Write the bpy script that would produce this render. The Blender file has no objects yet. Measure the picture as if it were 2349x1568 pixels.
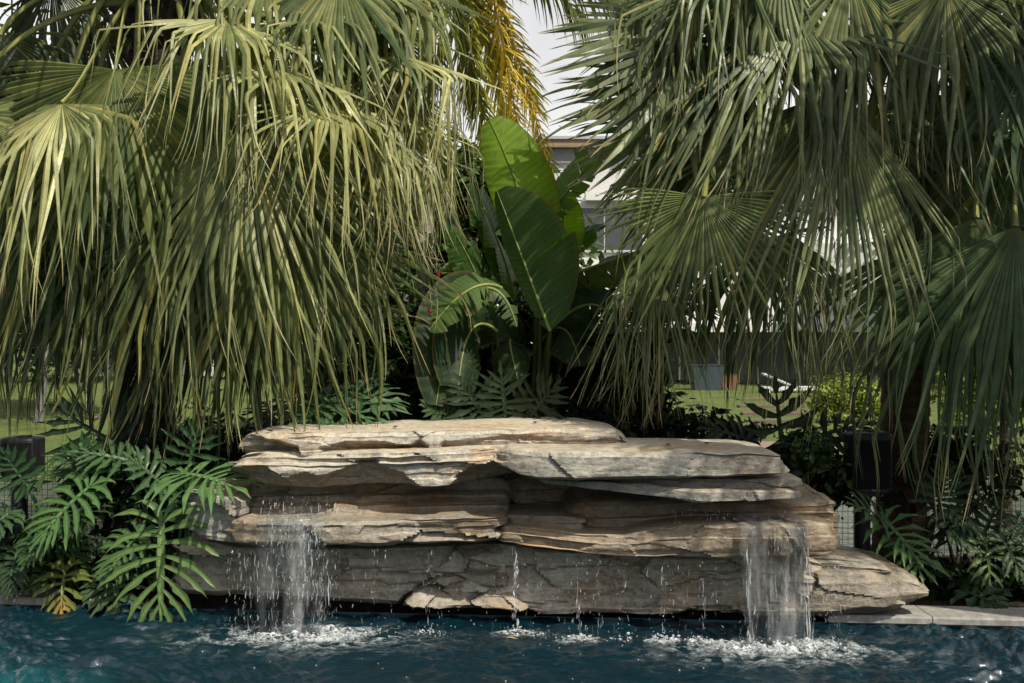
import bpy, math, random
import numpy as np
from mathutils import Vector, noise

SC = bpy.context.scene
COL = SC.collection
PI = math.pi
# ------------------------------------------------------------------ helpers
F = 40 / 36 * 2349.0
CX, CY, CAMZ = 1174.5, 784.0, 1.74


def at(px, py, Y):
    """a point seen at (px, py) on a 2349 wide frame, Y metres away"""
    return np.array([(px - CX) / F * Y, Y, CAMZ - (py - CY) / F * Y])


def nrm(v):
    v = np.asarray(v, float)
    return v / (np.linalg.norm(v, axis=-1, keepdims=True) + 1e-12)


def dot(a, b):
    return np.sum(a * b, axis=-1, keepdims=True)


def empty(name, loc, label, cat, group=None, kind=None):
    o = bpy.data.objects.new(name, None)
    COL.objects.link(o)
    o.location = [float(a) for a in loc]
    o.empty_display_size = 0.1
    tag(o, label, cat, group, kind)
    return o


def tag(o, label=None, cat=None, group=None, kind=None):
    if label: o['label'] = label
    if cat: o['category'] = cat
    if group: o['group'] = group
    if kind: o['kind'] = kind
    return o


class Buf:
    """collects vertices, polygons and point colours for ONE mesh"""
    def __init__(s):
        s.v, s.c, s.f4, s.f3, s.n = [], [], [], [], 0

    def add(s, v, f, c=(0.5, 0.5, 0.5)):
        v = np.asarray(v, float).reshape(-1, 3)
        c = np.asarray(c, float)
        if c.ndim == 1: c = np.tile(c, (len(v), 1))
        f = np.asarray(f, int)
        s.v.append(v); s.c.append(c.reshape(-1, 3))
        if f.size:
            (s.f4 if f.shape[1] == 4 else s.f3).append(f + s.n)
        s.n += len(v)

    def build(s, name, mat, parent=None, smooth=True, offset=None):
        v = np.concatenate(s.v)
        c = np.concatenate(s.c)
        base = np.zeros(3)
        if parent is not None:
            p = parent
            while p is not None:
                base += np.array(p.location); p = p.parent
        elif offset is not None:
            base = np.array(offset, float)
        v = v - base
        f4 = np.concatenate(s.f4) if s.f4 else np.zeros((0, 4), int)
        f3 = np.concatenate(s.f3) if s.f3 else np.zeros((0, 3), int)
        me = bpy.data.meshes.new(name)
        me.vertices.add(len(v))
        me.vertices.foreach_set('co', v.astype(np.float32).ravel())
        nl = f4.size + f3.size
        me.loops.add(nl)
        me.loops.foreach_set('vertex_index', np.concatenate([f4.ravel(), f3.ravel()]).astype(np.int32))
        npoly = len(f4) + len(f3)
        me.polygons.add(npoly)
        st = np.concatenate([np.arange(len(f4)) * 4, f4.size + np.arange(len(f3)) * 3]).astype(np.int32)
        me.polygons.foreach_set('loop_start', st)
        me.polygons.foreach_set('use_smooth', np.full(npoly, smooth))
        at_ = me.attributes.new('Col', 'FLOAT_COLOR', 'POINT')
        at_.data.foreach_set('color', np.concatenate([c, np.ones((len(c), 1))], 1).astype(np.float32).ravel())
        me.update(calc_edges=True)
        me.validate()
        me.materials.append(mat)
        o = bpy.data.objects.new(name, me)
        COL.objects.link(o)
        if parent is not None: o.parent = parent
        elif offset is not None: o.location = [float(a) for a in base]
        return o


def gridf(nu, nv, wrap=False):
    """quads of a nu x nv grid of vertices (v fastest)"""
    i = np.arange(nu - 1)[:, None]
    j = np.arange(nv if wrap else nv - 1)[None, :]
    a = i * nv + j
    b = i * nv + (j + 1) % nv
    c = (i + 1) * nv + (j + 1) % nv
    d = (i + 1) * nv + j
    return np.stack([a, b, c, d], -1).reshape(-1, 4)


def box(buf, lo, hi, c=(0.5, 0.5, 0.5)):
    x0, y0, z0 = lo; x1, y1, z1 = hi
    v = [(x0, y0, z0), (x1, y0, z0), (x1, y1, z0), (x0, y1, z0), (x0, y0, z1), (x1, y0, z1), (x1, y1, z1), (x0, y1, z1)]
    f = [(0, 3, 2, 1), (4, 5, 6, 7), (0, 1, 5, 4), (1, 2, 6, 5), (2, 3, 7, 6), (3, 0, 4, 7)]
    buf.add(v, f, c)


def tube(buf, path, rad, sides=8, c=(0.5, 0.5, 0.5), flat=1.0, cap=True):
    p = np.asarray(path, float)
    n = len(p)
    r = np.broadcast_to(np.asarray(rad, float), (n,))
    t = np.gradient(p, axis=0); t = nrm(t)
    ref = np.array([0, 1, 0.0]) if abs(t[0][1]) < 0.8 else np.array([1, 0, 0.0])
    a = nrm(np.cross(t, ref)); b = np.cross(a, t)
    th = np.linspace(0, 2 * PI, sides, endpoint=False)
    v = p[:, None] + r[:, None, None] * (np.cos(th)[None, :, None] * a[:, None] + flat * np.sin(th)[None, :, None] * b[:, None])
    c = np.asarray(c, float)
    if c.ndim == 2: c = np.repeat(c, sides, 0)
    buf.add(v, gridf(n, sides, True), c)
    if cap:
        for k in (0, n - 1):
            ring = v[k]; ctr = ring.mean(0)
            vv = np.vstack([ring, ctr])
            ff = [(i, (i + 1) % sides, sides) if k else ((i + 1) % sides, i, sides) for i in range(sides)]
            cc = c if c.ndim == 1 else c[k * sides]
            buf.add(vv, ff, cc)


def hermite(p0, t0, p1, t1, n=14):
    s = np.linspace(0, 1, n)[:, None]
    return ((2 * s**3 - 3 * s**2 + 1) * p0 + (s**3 - 2 * s**2 + s) * t0 + (-2 * s**3 + 3 * s**2) * p1 + (s**3 - s**2) * t1)


def bez(p0, p1, p2, n):
    s = np.linspace(0, 1, n)[:, None]
    return (1 - s)**2 * p0 + 2 * s * (1 - s) * p1 + s**2 * p2


# ------------------------------------------------------------------ materials
def mat(name):
    m = bpy.data.materials.new(name); m.use_nodes = True
    nt = m.node_tree; nt.nodes.clear()
    out = nt.nodes.new('ShaderNodeOutputMaterial')
    return m, nt, out


def N(nt, t, **kw):
    n = nt.nodes.new(t)
    for k, v in kw.items():
        if k.startswith('i_'):
            key = k[2:]
            key = int(key) if key.isdigit() else key.replace('_', ' ')
            n.inputs[key].default_value = v
        else: setattr(n, k, v)
    return n


def L(nt, a, b): nt.links.new(a, b)


def ramp(nt, src, stops, interp='LINEAR'):
    r = nt.nodes.new('ShaderNodeValToRGB'); r.color_ramp.interpolation = interp
    e = r.color_ramp.elements
    while len(e) < len(stops): e.new(0.5)
    for el, (p, c) in zip(e, stops):
        el.position = p
        el.color = (c, c, c, 1) if isinstance(c, (int, float)) else (*c, 1)
    L(nt, src, r.inputs[0]); return r.outputs[0]


def mixc(nt, fac, a, b, mode='MIX'):
    m = nt.nodes.new('ShaderNodeMix'); m.data_type = 'RGBA'; m.blend_type = mode
    for sock, val in ((m.inputs[0], fac), (m.inputs[6], a), (m.inputs[7], b)):
        if isinstance(val, (int, float)): sock.default_value = val
        elif isinstance(val, tuple): sock.default_value = (*val, 1)
        else: L(nt, val, sock)
    return m.outputs[2]


def math_(nt, op, a, b=None):
    m = nt.nodes.new('ShaderNodeMath'); m.operation = op
    for sock, val in ((m.inputs[0], a), (m.inputs[1], b)):
        if val is None: continue
        if isinstance(val, (int, float)): sock.default_value = val
        else: L(nt, val, sock)
    return m.outputs[0]


def coords(nt, scale=(1, 1, 1), kind='Object'):
    tc = nt.nodes.new('ShaderNodeTexCoord')
    mp = nt.nodes.new('ShaderNodeMapping'); mp.inputs['Scale'].default_value = scale
    L(nt, tc.outputs[kind], mp.inputs[0]); return mp.outputs[0]


def noise_t(nt, vec, scale, detail=4, rough=0.55, out='Fac'):
    n = N(nt, 'ShaderNodeTexNoise', i_Scale=scale, i_Detail=detail, i_Roughness=rough)
    if vec is not None: L(nt, vec, n.inputs['Vector'])
    return n.outputs[out]


def leaf_mat(name, rough=0.45, transl=0.3, spec=0.4, tcol=(1.5, 1.6, 0.55), nscale=9, namp=0.35, coat=0.0):
    m, nt, out = mat(name)
    a = N(nt, 'ShaderNodeAttribute', attribute_name='Col')
    v = coords(nt)
    n1 = noise_t(nt, v, nscale, 5, 0.65)
    k = ramp(nt, n1, [(0.28, 1 - namp), (0.72, 1 + namp)])
    col = mixc(nt, 1.0, a.outputs['Color'], k, 'MULTIPLY')
    n2 = noise_t(nt, v, nscale * 6, 3, 0.6)
    col = mixc(nt, ramp(nt, n2, [(0.60, 0.0), (0.76, 0.5)]), col, (0.16, 0.13, 0.05))
    p = N(nt, 'ShaderNodeBsdfPrincipled', i_Roughness=rough)
    p.inputs['Specular IOR Level'].default_value = spec
    p.inputs['Coat Weight'].default_value = coat
    p.inputs['Coat Roughness'].default_value = 0.2
    L(nt, col, p.inputs['Base Color'])
    rr = ramp(nt, n2, [(0.3, max(0.05, rough - 0.12)), (0.7, rough + 0.15)])
    L(nt, rr, p.inputs['Roughness'])
    bp = N(nt, 'ShaderNodeBump', i_Strength=0.12, i_Distance=0.01)
    L(nt, n2, bp.inputs['Height']); L(nt, bp.outputs[0], p.inputs['Normal'])
    t = N(nt, 'ShaderNodeBsdfTranslucent')
    tc = mixc(nt, 1.0, col, tcol, 'MULTIPLY')
    L(nt, tc, t.inputs['Color'])
    mx = N(nt, 'ShaderNodeMixShader'); mx.inputs[0].default_value = transl
    L(nt, p.outputs[0], mx.inputs[1]); L(nt, t.outputs[0], mx.inputs[2])
    L(nt, mx.outputs[0], out.inputs[0])
    return m


def plain_mat(name, col, rough=0.6, spec=0.4, nscale=12, namp=0.15, metal=0.0, bump=0.1, vec=(1, 1, 1), attr=False):
    m, nt, out = mat(name)
    v = coords(nt, vec)
    n1 = noise_t(nt, v, nscale, 6, 0.6)
    k = ramp(nt, n1, [(0.3, 1 - namp), (0.7, 1 + namp)])
    base = N(nt, 'ShaderNodeAttribute', attribute_name='Col').outputs['Color'] if attr else col
    c = mixc(nt, 1.0, base, k, 'MULTIPLY')
    p = N(nt, 'ShaderNodeBsdfPrincipled', i_Roughness=rough, i_Metallic=metal)
    p.inputs['Specular IOR Level'].default_value = spec
    L(nt, c, p.inputs['Base Color'])
    bp = N(nt, 'ShaderNodeBump', i_Strength=bump, i_Distance=0.02)
    L(nt, n1, bp.inputs['Height']); L(nt, bp.outputs[0], p.inputs['Normal'])
    L(nt, p.outputs[0], out.inputs[0])
    return m


def rock_mat(name, wet=0.0, ochre=0.5, bright=1.0, warm=0.0):
    m, nt, out = mat(name)
    v = coords(nt)
    w = noise_t(nt, v, 1.3, 3, 0.5, 'Color')
    wv = nt.nodes.new('ShaderNodeMix'); wv.data_type = 'VECTOR'
    wv.inputs[0].default_value = 0.08
    L(nt, v, wv.inputs[4]); L(nt, w, wv.inputs[5])
    mp = nt.nodes.new('ShaderNodeMapping'); mp.inputs['Scale'].default_value = (0.8, 0.8, 11)
    L(nt, wv.outputs[1], mp.inputs[0])
    strata = noise_t(nt, mp.outputs[0], 2.2, 6, 0.6)
    blotch = noise_t(nt, v, 2.6, 6, 0.6)
    grain = noise_t(nt, coords(nt, (1, 1, 1.6)), 22, 7, 0.72)
    fine = noise_t(nt, v, 75, 5, 0.75)
    mot = noise_t(nt, v, 7, 6, 0.65)
    b = bright
    body = math_(nt, 'ADD', math_(nt, 'MULTIPLY', strata, 0.45), math_(nt, 'MULTIPLY', mot, 0.55))
    c = ramp(nt, body, [(0.34, (0.15 * b, 0.14 * b, 0.125 * b)), (0.46, (0.25 * b, 0.238 * b, 0.21 * b)), (0.56, (0.34 * b, 0.32 * b, 0.275 * b)), (0.68, (0.30 * b, 0.29 * b, 0.265 * b))])
    # thin rusty seams
    och = ramp(nt, strata, [(0.462, 0.0), (0.478, 1.0), (0.494, 0.0)])
    och = math_(nt, 'MULTIPLY', och, ramp(nt, noise_t(nt, v, 1.6, 2), [(0.45, 0.0), (0.6, ochre)]))
    c = mixc(nt, och, c, (0.42, 0.20, 0.07))
    stain = ramp(nt, blotch, [(0.50, 0.0), (0.66, 0.8)])
    c = mixc(nt, math_(nt, 'MULTIPLY', stain, ochre), c, (0.24 * b, 0.15 * b, 0.075 * b))
    if warm: c = mixc(nt, ramp(nt, mot, [(0.3, warm), (0.7, warm * .4)]), c, (0.33, 0.205, 0.085))
    # bedding planes are tan and rusty, downward faces mixed darker brown
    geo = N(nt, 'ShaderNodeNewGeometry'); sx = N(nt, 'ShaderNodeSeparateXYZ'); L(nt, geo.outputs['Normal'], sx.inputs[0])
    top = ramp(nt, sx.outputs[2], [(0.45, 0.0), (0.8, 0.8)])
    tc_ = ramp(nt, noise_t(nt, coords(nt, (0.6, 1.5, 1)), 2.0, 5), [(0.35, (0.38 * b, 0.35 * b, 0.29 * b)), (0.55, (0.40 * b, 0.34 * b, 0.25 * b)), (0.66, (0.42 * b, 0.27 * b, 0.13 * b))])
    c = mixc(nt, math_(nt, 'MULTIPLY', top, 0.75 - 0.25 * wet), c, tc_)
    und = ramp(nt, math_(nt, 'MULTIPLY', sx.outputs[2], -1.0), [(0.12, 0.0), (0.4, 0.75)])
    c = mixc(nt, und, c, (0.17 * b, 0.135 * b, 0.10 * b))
    g = ramp(nt, grain, [(0.30, 0.45), (0.5, 1.0), (0.7, 1.25)])
    c = mixc(nt, 1.0, c, g, 'MULTIPLY')
    c = mixc(nt, 1.0, c, ramp(nt, fine, [(0.3, 0.72), (0.6, 1.12)]), 'MULTIPLY')
    if wet:
        wn = ramp(nt, noise_t(nt, coords(nt, (1.5, 1.5, 0.8)), 2.0, 4), [(0.35, 1 - wet * 0.55), (0.65, 1 - wet * 0.2)])
        c = mixc(nt, 1.0, c, wn, 'MULTIPLY')
        alg = ramp(nt, noise_t(nt, v, 3.4, 5), [(0.55, 0.0), (0.75, 0.4)])
        c = mixc(nt, alg, c, (0.08, 0.072, 0.03))
    p = N(nt, 'ShaderNodeBsdfPrincipled')
    L(nt, c, p.inputs['Base Color'])
    L(nt, ramp(nt, mot, [(0.35, 0.8 - wet * 0.95), (0.65, 0.92 - wet * 0.45)]), p.inputs['Roughness'])
    p.inputs['Specular IOR Level'].default_value = 0.3 + 0.5 * wet
    mp2 = nt.nodes.new('ShaderNodeMapping'); mp2.inputs['Scale'].default_value = (2.5, 2.5, 20)
    L(nt, wv.outputs[1], mp2.inputs[0])
    lam = noise_t(nt, mp2.outputs[0], 3, 5, 0.6)
    h = math_(nt, 'ADD', math_(nt, 'MULTIPLY', lam, 0.22), math_(nt, 'MULTIPLY', grain, 0.6))
    h = math_(nt, 'ADD', h, math_(nt, 'MULTIPLY', fine, 0.12))
    bp = N(nt, 'ShaderNodeBump', i_Strength=0.8, i_Distance=0.02)
    L(nt, h, bp.inputs['Height']); L(nt, bp.outputs[0], p.inputs['Normal'])
    L(nt, p.outputs[0], out.inputs[0])
    return m


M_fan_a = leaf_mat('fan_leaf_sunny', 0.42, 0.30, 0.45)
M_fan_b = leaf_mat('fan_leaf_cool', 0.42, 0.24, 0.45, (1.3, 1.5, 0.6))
M_pet = plain_mat('petiole', (0.2, 0.2, 0.06), 0.45, 0.4, 20, 0.2, attr=True)
M_feather = leaf_mat('feather_leaf', 0.4, 0.5, 0.4, (1.5, 1.45, 0.6))
M_banana = leaf_mat('banana_leaf', 0.46, 0.42, 0.3, (1.6, 1.9, 0.35), 5, 0.18)
M_philo = leaf_mat('philodendron_leaf', 0.42, 0.22, 0.34, (1.3, 1.6, 0.4), 7, 0.2)
M_shrub = leaf_mat('shrub_leaf', 0.45, 0.3, 0.35, (1.4, 1.6, 0.4), 3, 0.3)
M_trunk = plain_mat('palm_trunk', (0.1, 0.075, 0.05), 0.9, 0.2, 24, 0.5, bump=0.7, vec=(1, 1, 3), attr=True)
M_bark = plain_mat('grey_bark', (0.24, 0.22, 0.18), 0.85, 0.2, 14, 0.35, bump=0.4, attr=True)
M_black = plain_mat('black_plastic', (0.012, 0.013, 0.015), 0.5, 0.4, 300, 0.1)
M_wire = plain_mat('black_wire', (0.012, 0.013, 0.014), 0.5, 0.3)
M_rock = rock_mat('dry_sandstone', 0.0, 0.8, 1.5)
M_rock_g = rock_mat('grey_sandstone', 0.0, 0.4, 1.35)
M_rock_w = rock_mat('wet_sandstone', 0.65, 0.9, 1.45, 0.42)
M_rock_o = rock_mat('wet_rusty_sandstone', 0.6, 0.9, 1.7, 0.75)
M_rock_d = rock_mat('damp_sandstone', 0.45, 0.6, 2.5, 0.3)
M_white = plain_mat('white_render', (0.72, 0.72, 0.72), 0.8, 0.2, 2, 0.05)
M_wood = plain_mat('weathered_wood', (0.16, 0.12, 0.1), 0.8, 0.2, 9, 0.3, vec=(1, 12, 12))

# ------------------------------------------------------------------ camera, sky, sun
cam = bpy.data.cameras.new('camera'); cam.lens = 40; cam.sensor_width = 36
cam.clip_end = 600; cam.clip_start = 0.05
co = bpy.data.objects.new('camera', cam); COL.objects.link(co)
co.location = (0, 0, CAMZ); co.rotation_euler = (PI / 2, 0, 0)
SC.camera = co
SC.view_settings.view_transform = 'Standard'
try: SC.view_settings.look = 'None'
except Exception: pass
SC.view_settings.exposure = 0; SC.view_settings.gamma = 1

S = nrm(np.array([0.40, -0.50, 0.77]))
el = math.asin(S[2]); rot = math.atan2(S[0], S[1])
W = bpy.data.worlds.new('World'); SC.world = W; W.use_nodes = True
wn = W.node_tree; wn.nodes.clear()
wo = wn.nodes.new('ShaderNodeOutputWorld'); bg = wn.nodes.new('ShaderNodeBackground')
sky = wn.nodes.new('ShaderNodeTexSky'); sky.sky_type = 'NISHITA'; sky.sun_disc = False
sky.sun_elevation = el; sky.sun_rotation = rot
sky.air_density = 1.0; sky.dust_density = 4.0; sky.ozone_density = 1.2
hs = wn.nodes.new('ShaderNodeHueSaturation'); hs.inputs['Saturation'].default_value = 0.4
L(wn, sky.outputs[0], hs.inputs['Color'])
tc = wn.nodes.new('ShaderNodeTexCoord'); sp_ = wn.nodes.new('ShaderNodeSeparateXYZ'); L(wn, tc.outputs['Generated'], sp_.inputs[0])
hz = ramp(wn, sp_.outputs[1], [(0.15, 0.0), (0.75, 1.0)])
lo = ramp(wn, sp_.outputs[2], [(0.02, 1.0), (0.65, 0.0)])
cl = ramp(wn, noise_t(wn, tc.outputs['Generated'], 2.2, 6, 0.6), [(0.35, 0.75), (0.65, 1.15)])
bank = math_(wn, 'MULTIPLY', math_(wn, 'MULTIPLY', hz, lo), cl)
ov = ramp(wn, noise_t(wn, tc.outputs['Generated'], 3.1, 7, 0.65), [(0.52, 0.0), (0.66, 0.8)])  # overhead cloud patches out of view, added for glints on the water
ov = math_(wn, 'MULTIPLY', ov, ramp(wn, sp_.outputs[2], [(0.35, 0.0), (0.7, 1.0)]))
ca = mixc(wn, ov, hs.outputs[0], (13.0, 13.2, 13.6))
cb = mixc(wn, bank, ca, (14.0, 13.8, 13.5))
L(wn, cb, bg.inputs[0])
bg.inputs[1].default_value = 0.094
L(wn, bg.outputs[0], wo.inputs[0])
sl = bpy.data.lights.new('sun', 'SUN'); sl.energy = 4.5; sl.angle = math.radians(0.53); sl.color = (1.0, 0.93, 0.78)
so = bpy.data.objects.new('sun', sl); COL.objects.link(so)
so.rotation_euler = Vector(S).to_track_quat('Z', 'Y').to_euler(); so.location = (6, -4, 12)

SC.cycles.max_bounces = 8
SC.cycles.transparent_max_bounces = 16
SC.cycles.diffuse_bounces = 4
SC.cycles.transmission_bounces = 6
SC.cycles.glossy_bounces = 4
SC.cycles.caustics_reflective = False
SC.cycles.caustics_refractive = False
SC.cycles.use_denoising = True
try: SC.cycles.denoiser = 'OPENIMAGEDENOISE'
except Exception: pass

# ------------------------------------------------------------------ ground, pond, lawn
def edge_y(x): return 7.16 - 0.09 * x       # where the pool meets its coping


def sstep(a, b, x):
    t = np.clip((x - a) / (b - a), 0, 1); return t * t * (3 - 2 * t)


def ground_z(x, y):
    bed = 0.055 + 0.05 * sstep(7.4, 8.2, y)
    pond = sstep(8.75, 9.3, y) * (1 - sstep(14.6, 15.6, y))
    z = bed * (1 - sstep(8.6, 9.2, y)) - 0.5 * pond
    lawn = sstep(14.8, 16.2, y)
    z = z + lawn * (0.02 + 0.75 * np.exp(-(((x + 11.5) / 6.5)**2 + ((y - 33) / 9)**2)) + 0.02 * np.sin(x * 0.7) * np.sin(y * 0.5))
    pool = (1 - sstep(-0.02, 0.02, y - edge_y(x) - 0.26)) * (1 - sstep(5.3, 5.5, np.abs(x)))
    return z * (1 - pool) - 0.3 * pool


def make_ground():
    ys = np.unique(np.concatenate([np.linspace(-6, 6.6, 10), np.linspace(6.6, 9.6, 90), np.linspace(9.6, 20, 70), np.linspace(20, 50, 60), np.linspace(50, 400, 20)]))
    xs = np.unique(np.concatenate([np.linspace(-250, -20, 12), np.linspace(-20, 22, 169), np.linspace(22, 250, 12)]))
    X, Y = np.meshgrid(xs, ys, indexing='ij')
    Z = ground_z(X, Y)
    b = Buf(); b.add(np.stack([X, Y, Z], -1), gridf(len(xs), len(ys))[:, ::-1])
    m, nt, out = mat('garden_ground')
    geo = N(nt, 'ShaderNodeNewGeometry'); sx = N(nt, 'ShaderNodeSeparateXYZ'); L(nt, geo.outputs['Position'], sx.inputs[0])
    fac = ramp(nt, math_(nt, 'DIVIDE', sx.outputs[1], 20), [(0.71, 0.0), (0.73, 1.0)])
    v = coords(nt)
    n1 = noise_t(nt, v, 0.8, 6, 0.7); n2 = noise_t(nt, v, 14, 5, 0.75)
    g = ramp(nt, n1, [(0.3, (0.085, 0.11, 0.035)), (0.55, (0.14, 0.185, 0.055)), (0.75, (0.18, 0.20, 0.08))])
    g = mixc(nt, 1.0, g, ramp(nt, n2, [(0.3, 0.55), (0.65, 1.2)]), 'MULTIPLY')
    soil = ramp(nt, n2, [(0.3, (0.012, 0.010, 0.008)), (0.6, (0.05, 0.038, 0.026)), (0.8, (0.09, 0.07, 0.045))])
    c = mixc(nt, fac, soil, g)
    p = N(nt, 'ShaderNodeBsdfPrincipled', i_Roughness=0.95); p.inputs['Specular IOR Level'].default_value = 0.1
    L(nt, c, p.inputs['Base Color'])
    bp = N(nt, 'ShaderNodeBump', i_Strength=0.8, i_Distance=0.05); L(nt, n2, bp.inputs['Height']); L(nt, bp.outputs[0], p.inputs['Normal'])
    L(nt, p.outputs[0], out.inputs[0])
    tag(b.build('ground', m), 'garden soil bed and mown green lawn', None, kind='structure')


make_ground()


def water_mat(name, deep, teal, rough, wscale, strength, bright=False):
    m, nt, out = mat(name)
    geo = N(nt, 'ShaderNodeNewGeometry'); sx = N(nt, 'ShaderNodeSeparateXYZ'); L(nt, geo.outputs['Position'], sx.inputs[0])
    # paler teal towards the near left corner of the pool
    d = math_(nt, 'ADD', math_(nt, 'MULTIPLY', sx.outputs[0], -0.55), math_(nt, 'MULTIPLY', sx.outputs[1], -0.8))
    v = coords(nt)
    d = math_(nt, 'ADD', d, math_(nt, 'MULTIPLY', noise_t(nt, v, 2.5, 4), 0.7))
    fac = ramp(nt, math_(nt, 'ADD', math_(nt, 'MULTIPLY', d, 0.5), 2.0), [(0.35, 0.0), (1.0, 1.0)])
    c = mixc(nt, fac, deep, teal)
    p = N(nt, 'ShaderNodeBsdfPrincipled', i_Roughness=rough, i_IOR=1.45)
    p.inputs['Specular IOR Level'].default_value = 0.9
    L(nt, c, p.inputs['Base Color'])
    n1 = noise_t(nt, coords(nt, (0.8, 1.6, 1)), wscale, 5, 0.6)
    n2 = noise_t(nt, coords(nt, (1, 1.5, 1)), wscale * 4.2, 4, 0.6)
    h = math_(nt, 'ADD', n1, math_(nt, 'MULTIPLY', n2, 0.3))
    bp = N(nt, 'ShaderNodeBump', i_Strength=strength, i_Distance=0.03)
    L(nt, h, bp.inputs['Height']); L(nt, bp.outputs[0], p.inputs['Normal'])
    L(nt, p.outputs[0], out.inputs[0])
    return m


def make_pool():
    xs = np.concatenate([np.linspace(-5.5, -3.2, 40)[:-1], np.linspace(-3.2, 3.2, 900), np.linspace(3.2, 5.5, 40)[1:]])
    tt = np.concatenate([np.linspace(0, 0.74, 50)[:-1], np.linspace(0.74, 1, 300)])
    X, T = np.meshgrid(xs, tt, indexing='ij')
    Y = 1.2 + T * (edge_y(X) + 0.03 - 1.2)
    Z = np.zeros_like(X)
    falls = [(-1.25, 6.92, 1.0), (1.52, 6.5, 1.2), (0.05, 6.85, 0.4), (0.5, 6.75, 0.4)]
    rng = np.random.default_rng(3)
    for fx, fy, a in falls:
        r = np.hypot(X - fx, (Y - fy) * 1.1)
        Z += a * 0.012 * np.sin(r * 26) * np.exp(-r * 1.1)
    calm = 0.42 + 0.75 * np.clip((-X - 0.9) / 1.0, 0, 1) + 0.85 * np.clip((X - 1.5) / 0.7, 0, 1)
    wx = X + 0.10 * np.sin(Y * 3.1 + 1) + 0.07 * np.sin(X * 4.3 + Y * 2)
    wy = Y + 0.08 * np.sin(X * 3.7) + 0.05 * np.sin(Y * 6.1 + X * 3)
    for k in range(90):
        ang = rng.normal(PI / 2, 0.9); lam = 0.055 + 0.36 * rng.random()**1.8
        kx, ky = math.cos(ang) * 2 * PI / lam, math.sin(ang) * 2 * PI / lam
        amp = 0.021 * lam * rng.uniform(0.4, 1.0)
        ph = kx * wx + ky * wy + rng.uniform(0, 6.28)
        env = 0.5 + 0.5 * np.sin(X * rng.uniform(1, 4) + rng.uniform(0, 6)) * np.sin(Y * rng.uniform(1, 5) + rng.uniform(0, 6))
        q = np.sin(ph)
        Z += amp * calm * env * (q + 0.35 * np.abs(q) * q + 0.25 * np.cos(2 * ph))
    b = Buf(); b.add(np.stack([X, Y, Z], -1), gridf(len(xs), len(tt))[:, ::-1])
    m = water_mat('pool_water', (0.0020, 0.018, 0.028), (0.014, 0.15, 0.17), 0.02, 9.0, 0.45)
    tag(b.build('pool_water', m), 'dark blue rippled water of the swimming pool', None, kind='structure')
    # tiled pool wall under the coping
    b = Buf()
    xs = np.linspace(-5.5, 5.5, 60)
    v = np.stack([np.stack([xs, edge_y(xs) + 0.02, np.full_like(xs, z)], -1) for z in (-1.2, 0.0, 0.011)], 1)
    b.add(v, gridf(60, 3))
    tag(b.build('pool_wall', plain_mat('pool_tile', (0.03, 0.085, 0.11), 0.25, 0.5, 30, 0.2)), 'dark blue tiled wall of the pool', None, kind='structure')
    # coping stones
    b = Buf()
    x = -5.5
    k = 0
    while x < 5.5:
        x1 = x + 0.62
        if -2.75 < x1 and x < 1.6:
            x = x1; k += 1; continue
        prof = [(0.30, 0.012), (0.0, 0.012), (-0.008, 0.02), (-0.008, 0.052), (0.002, 0.064), (0.30, 0.064)]
        v = []
        for xx in (x + 0.003, x1 - 0.003):
            v.append([(xx, edge_y(xx) + d, z) for d, z in prof])
        v = np.array(v); n = len(prof)
        cc = np.array((0.33, 0.32, 0.295)) * (0.9 + 0.2 * ((k * 37) % 10) / 10)
        b.add(v, gridf(2, n), cc)
        for e in (0, 1):
            idx = [0, 1, 2, 3]; b.add(v[e], [(0, 1, 2, 3), (0, 3, 4, 5)] if e == 0 else [(3, 2, 1, 0), (5, 4, 3, 0)], cc)
        x = x1; k += 1
    tag(b.build('pool_coping', plain_mat('coping_stone', (0.4, 0.4, 0.37), 0.75, 0.3, 22, 0.3, bump=0.15, attr=True), smooth=False), 'pale grey stone coping along the pool edge', None, kind='structure')
    # garden pond behind the fence
    xs = np.linspace(-30, 30, 2); ys = np.linspace(8.9, 15.4, 2)
    X, Y = np.meshgrid(xs, ys, indexing='ij')
    b = Buf(); b.add(np.stack([X, Y, np.full_like(X, -0.09)], -1), gridf(2, 2)[:, ::-1])
    m = water_mat('pond_water', (0.10, 0.115, 0.11), (0.10, 0.115, 0.11), 0.06, 2.2, 0.75)
    tag(b.build('pond_water', m), 'pale rippled pond beyond the wire fence', None, kind='structure')


make_pool()

# ------------------------------------------------------------------ rocks
def interp_keys(keys, n):
    k = np.array(keys, float)
    d = np.concatenate([[0], np.cumsum(np.abs(np.diff(k[:, 0])))])
    s = np.linspace(0, d[-1], n)
    return np.stack([np.interp(s, d, k[:, i]) for i in range(k.shape[1])], 1)


def nz(x, y, z): return noise.noise(Vector((x, y, z)))


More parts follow.
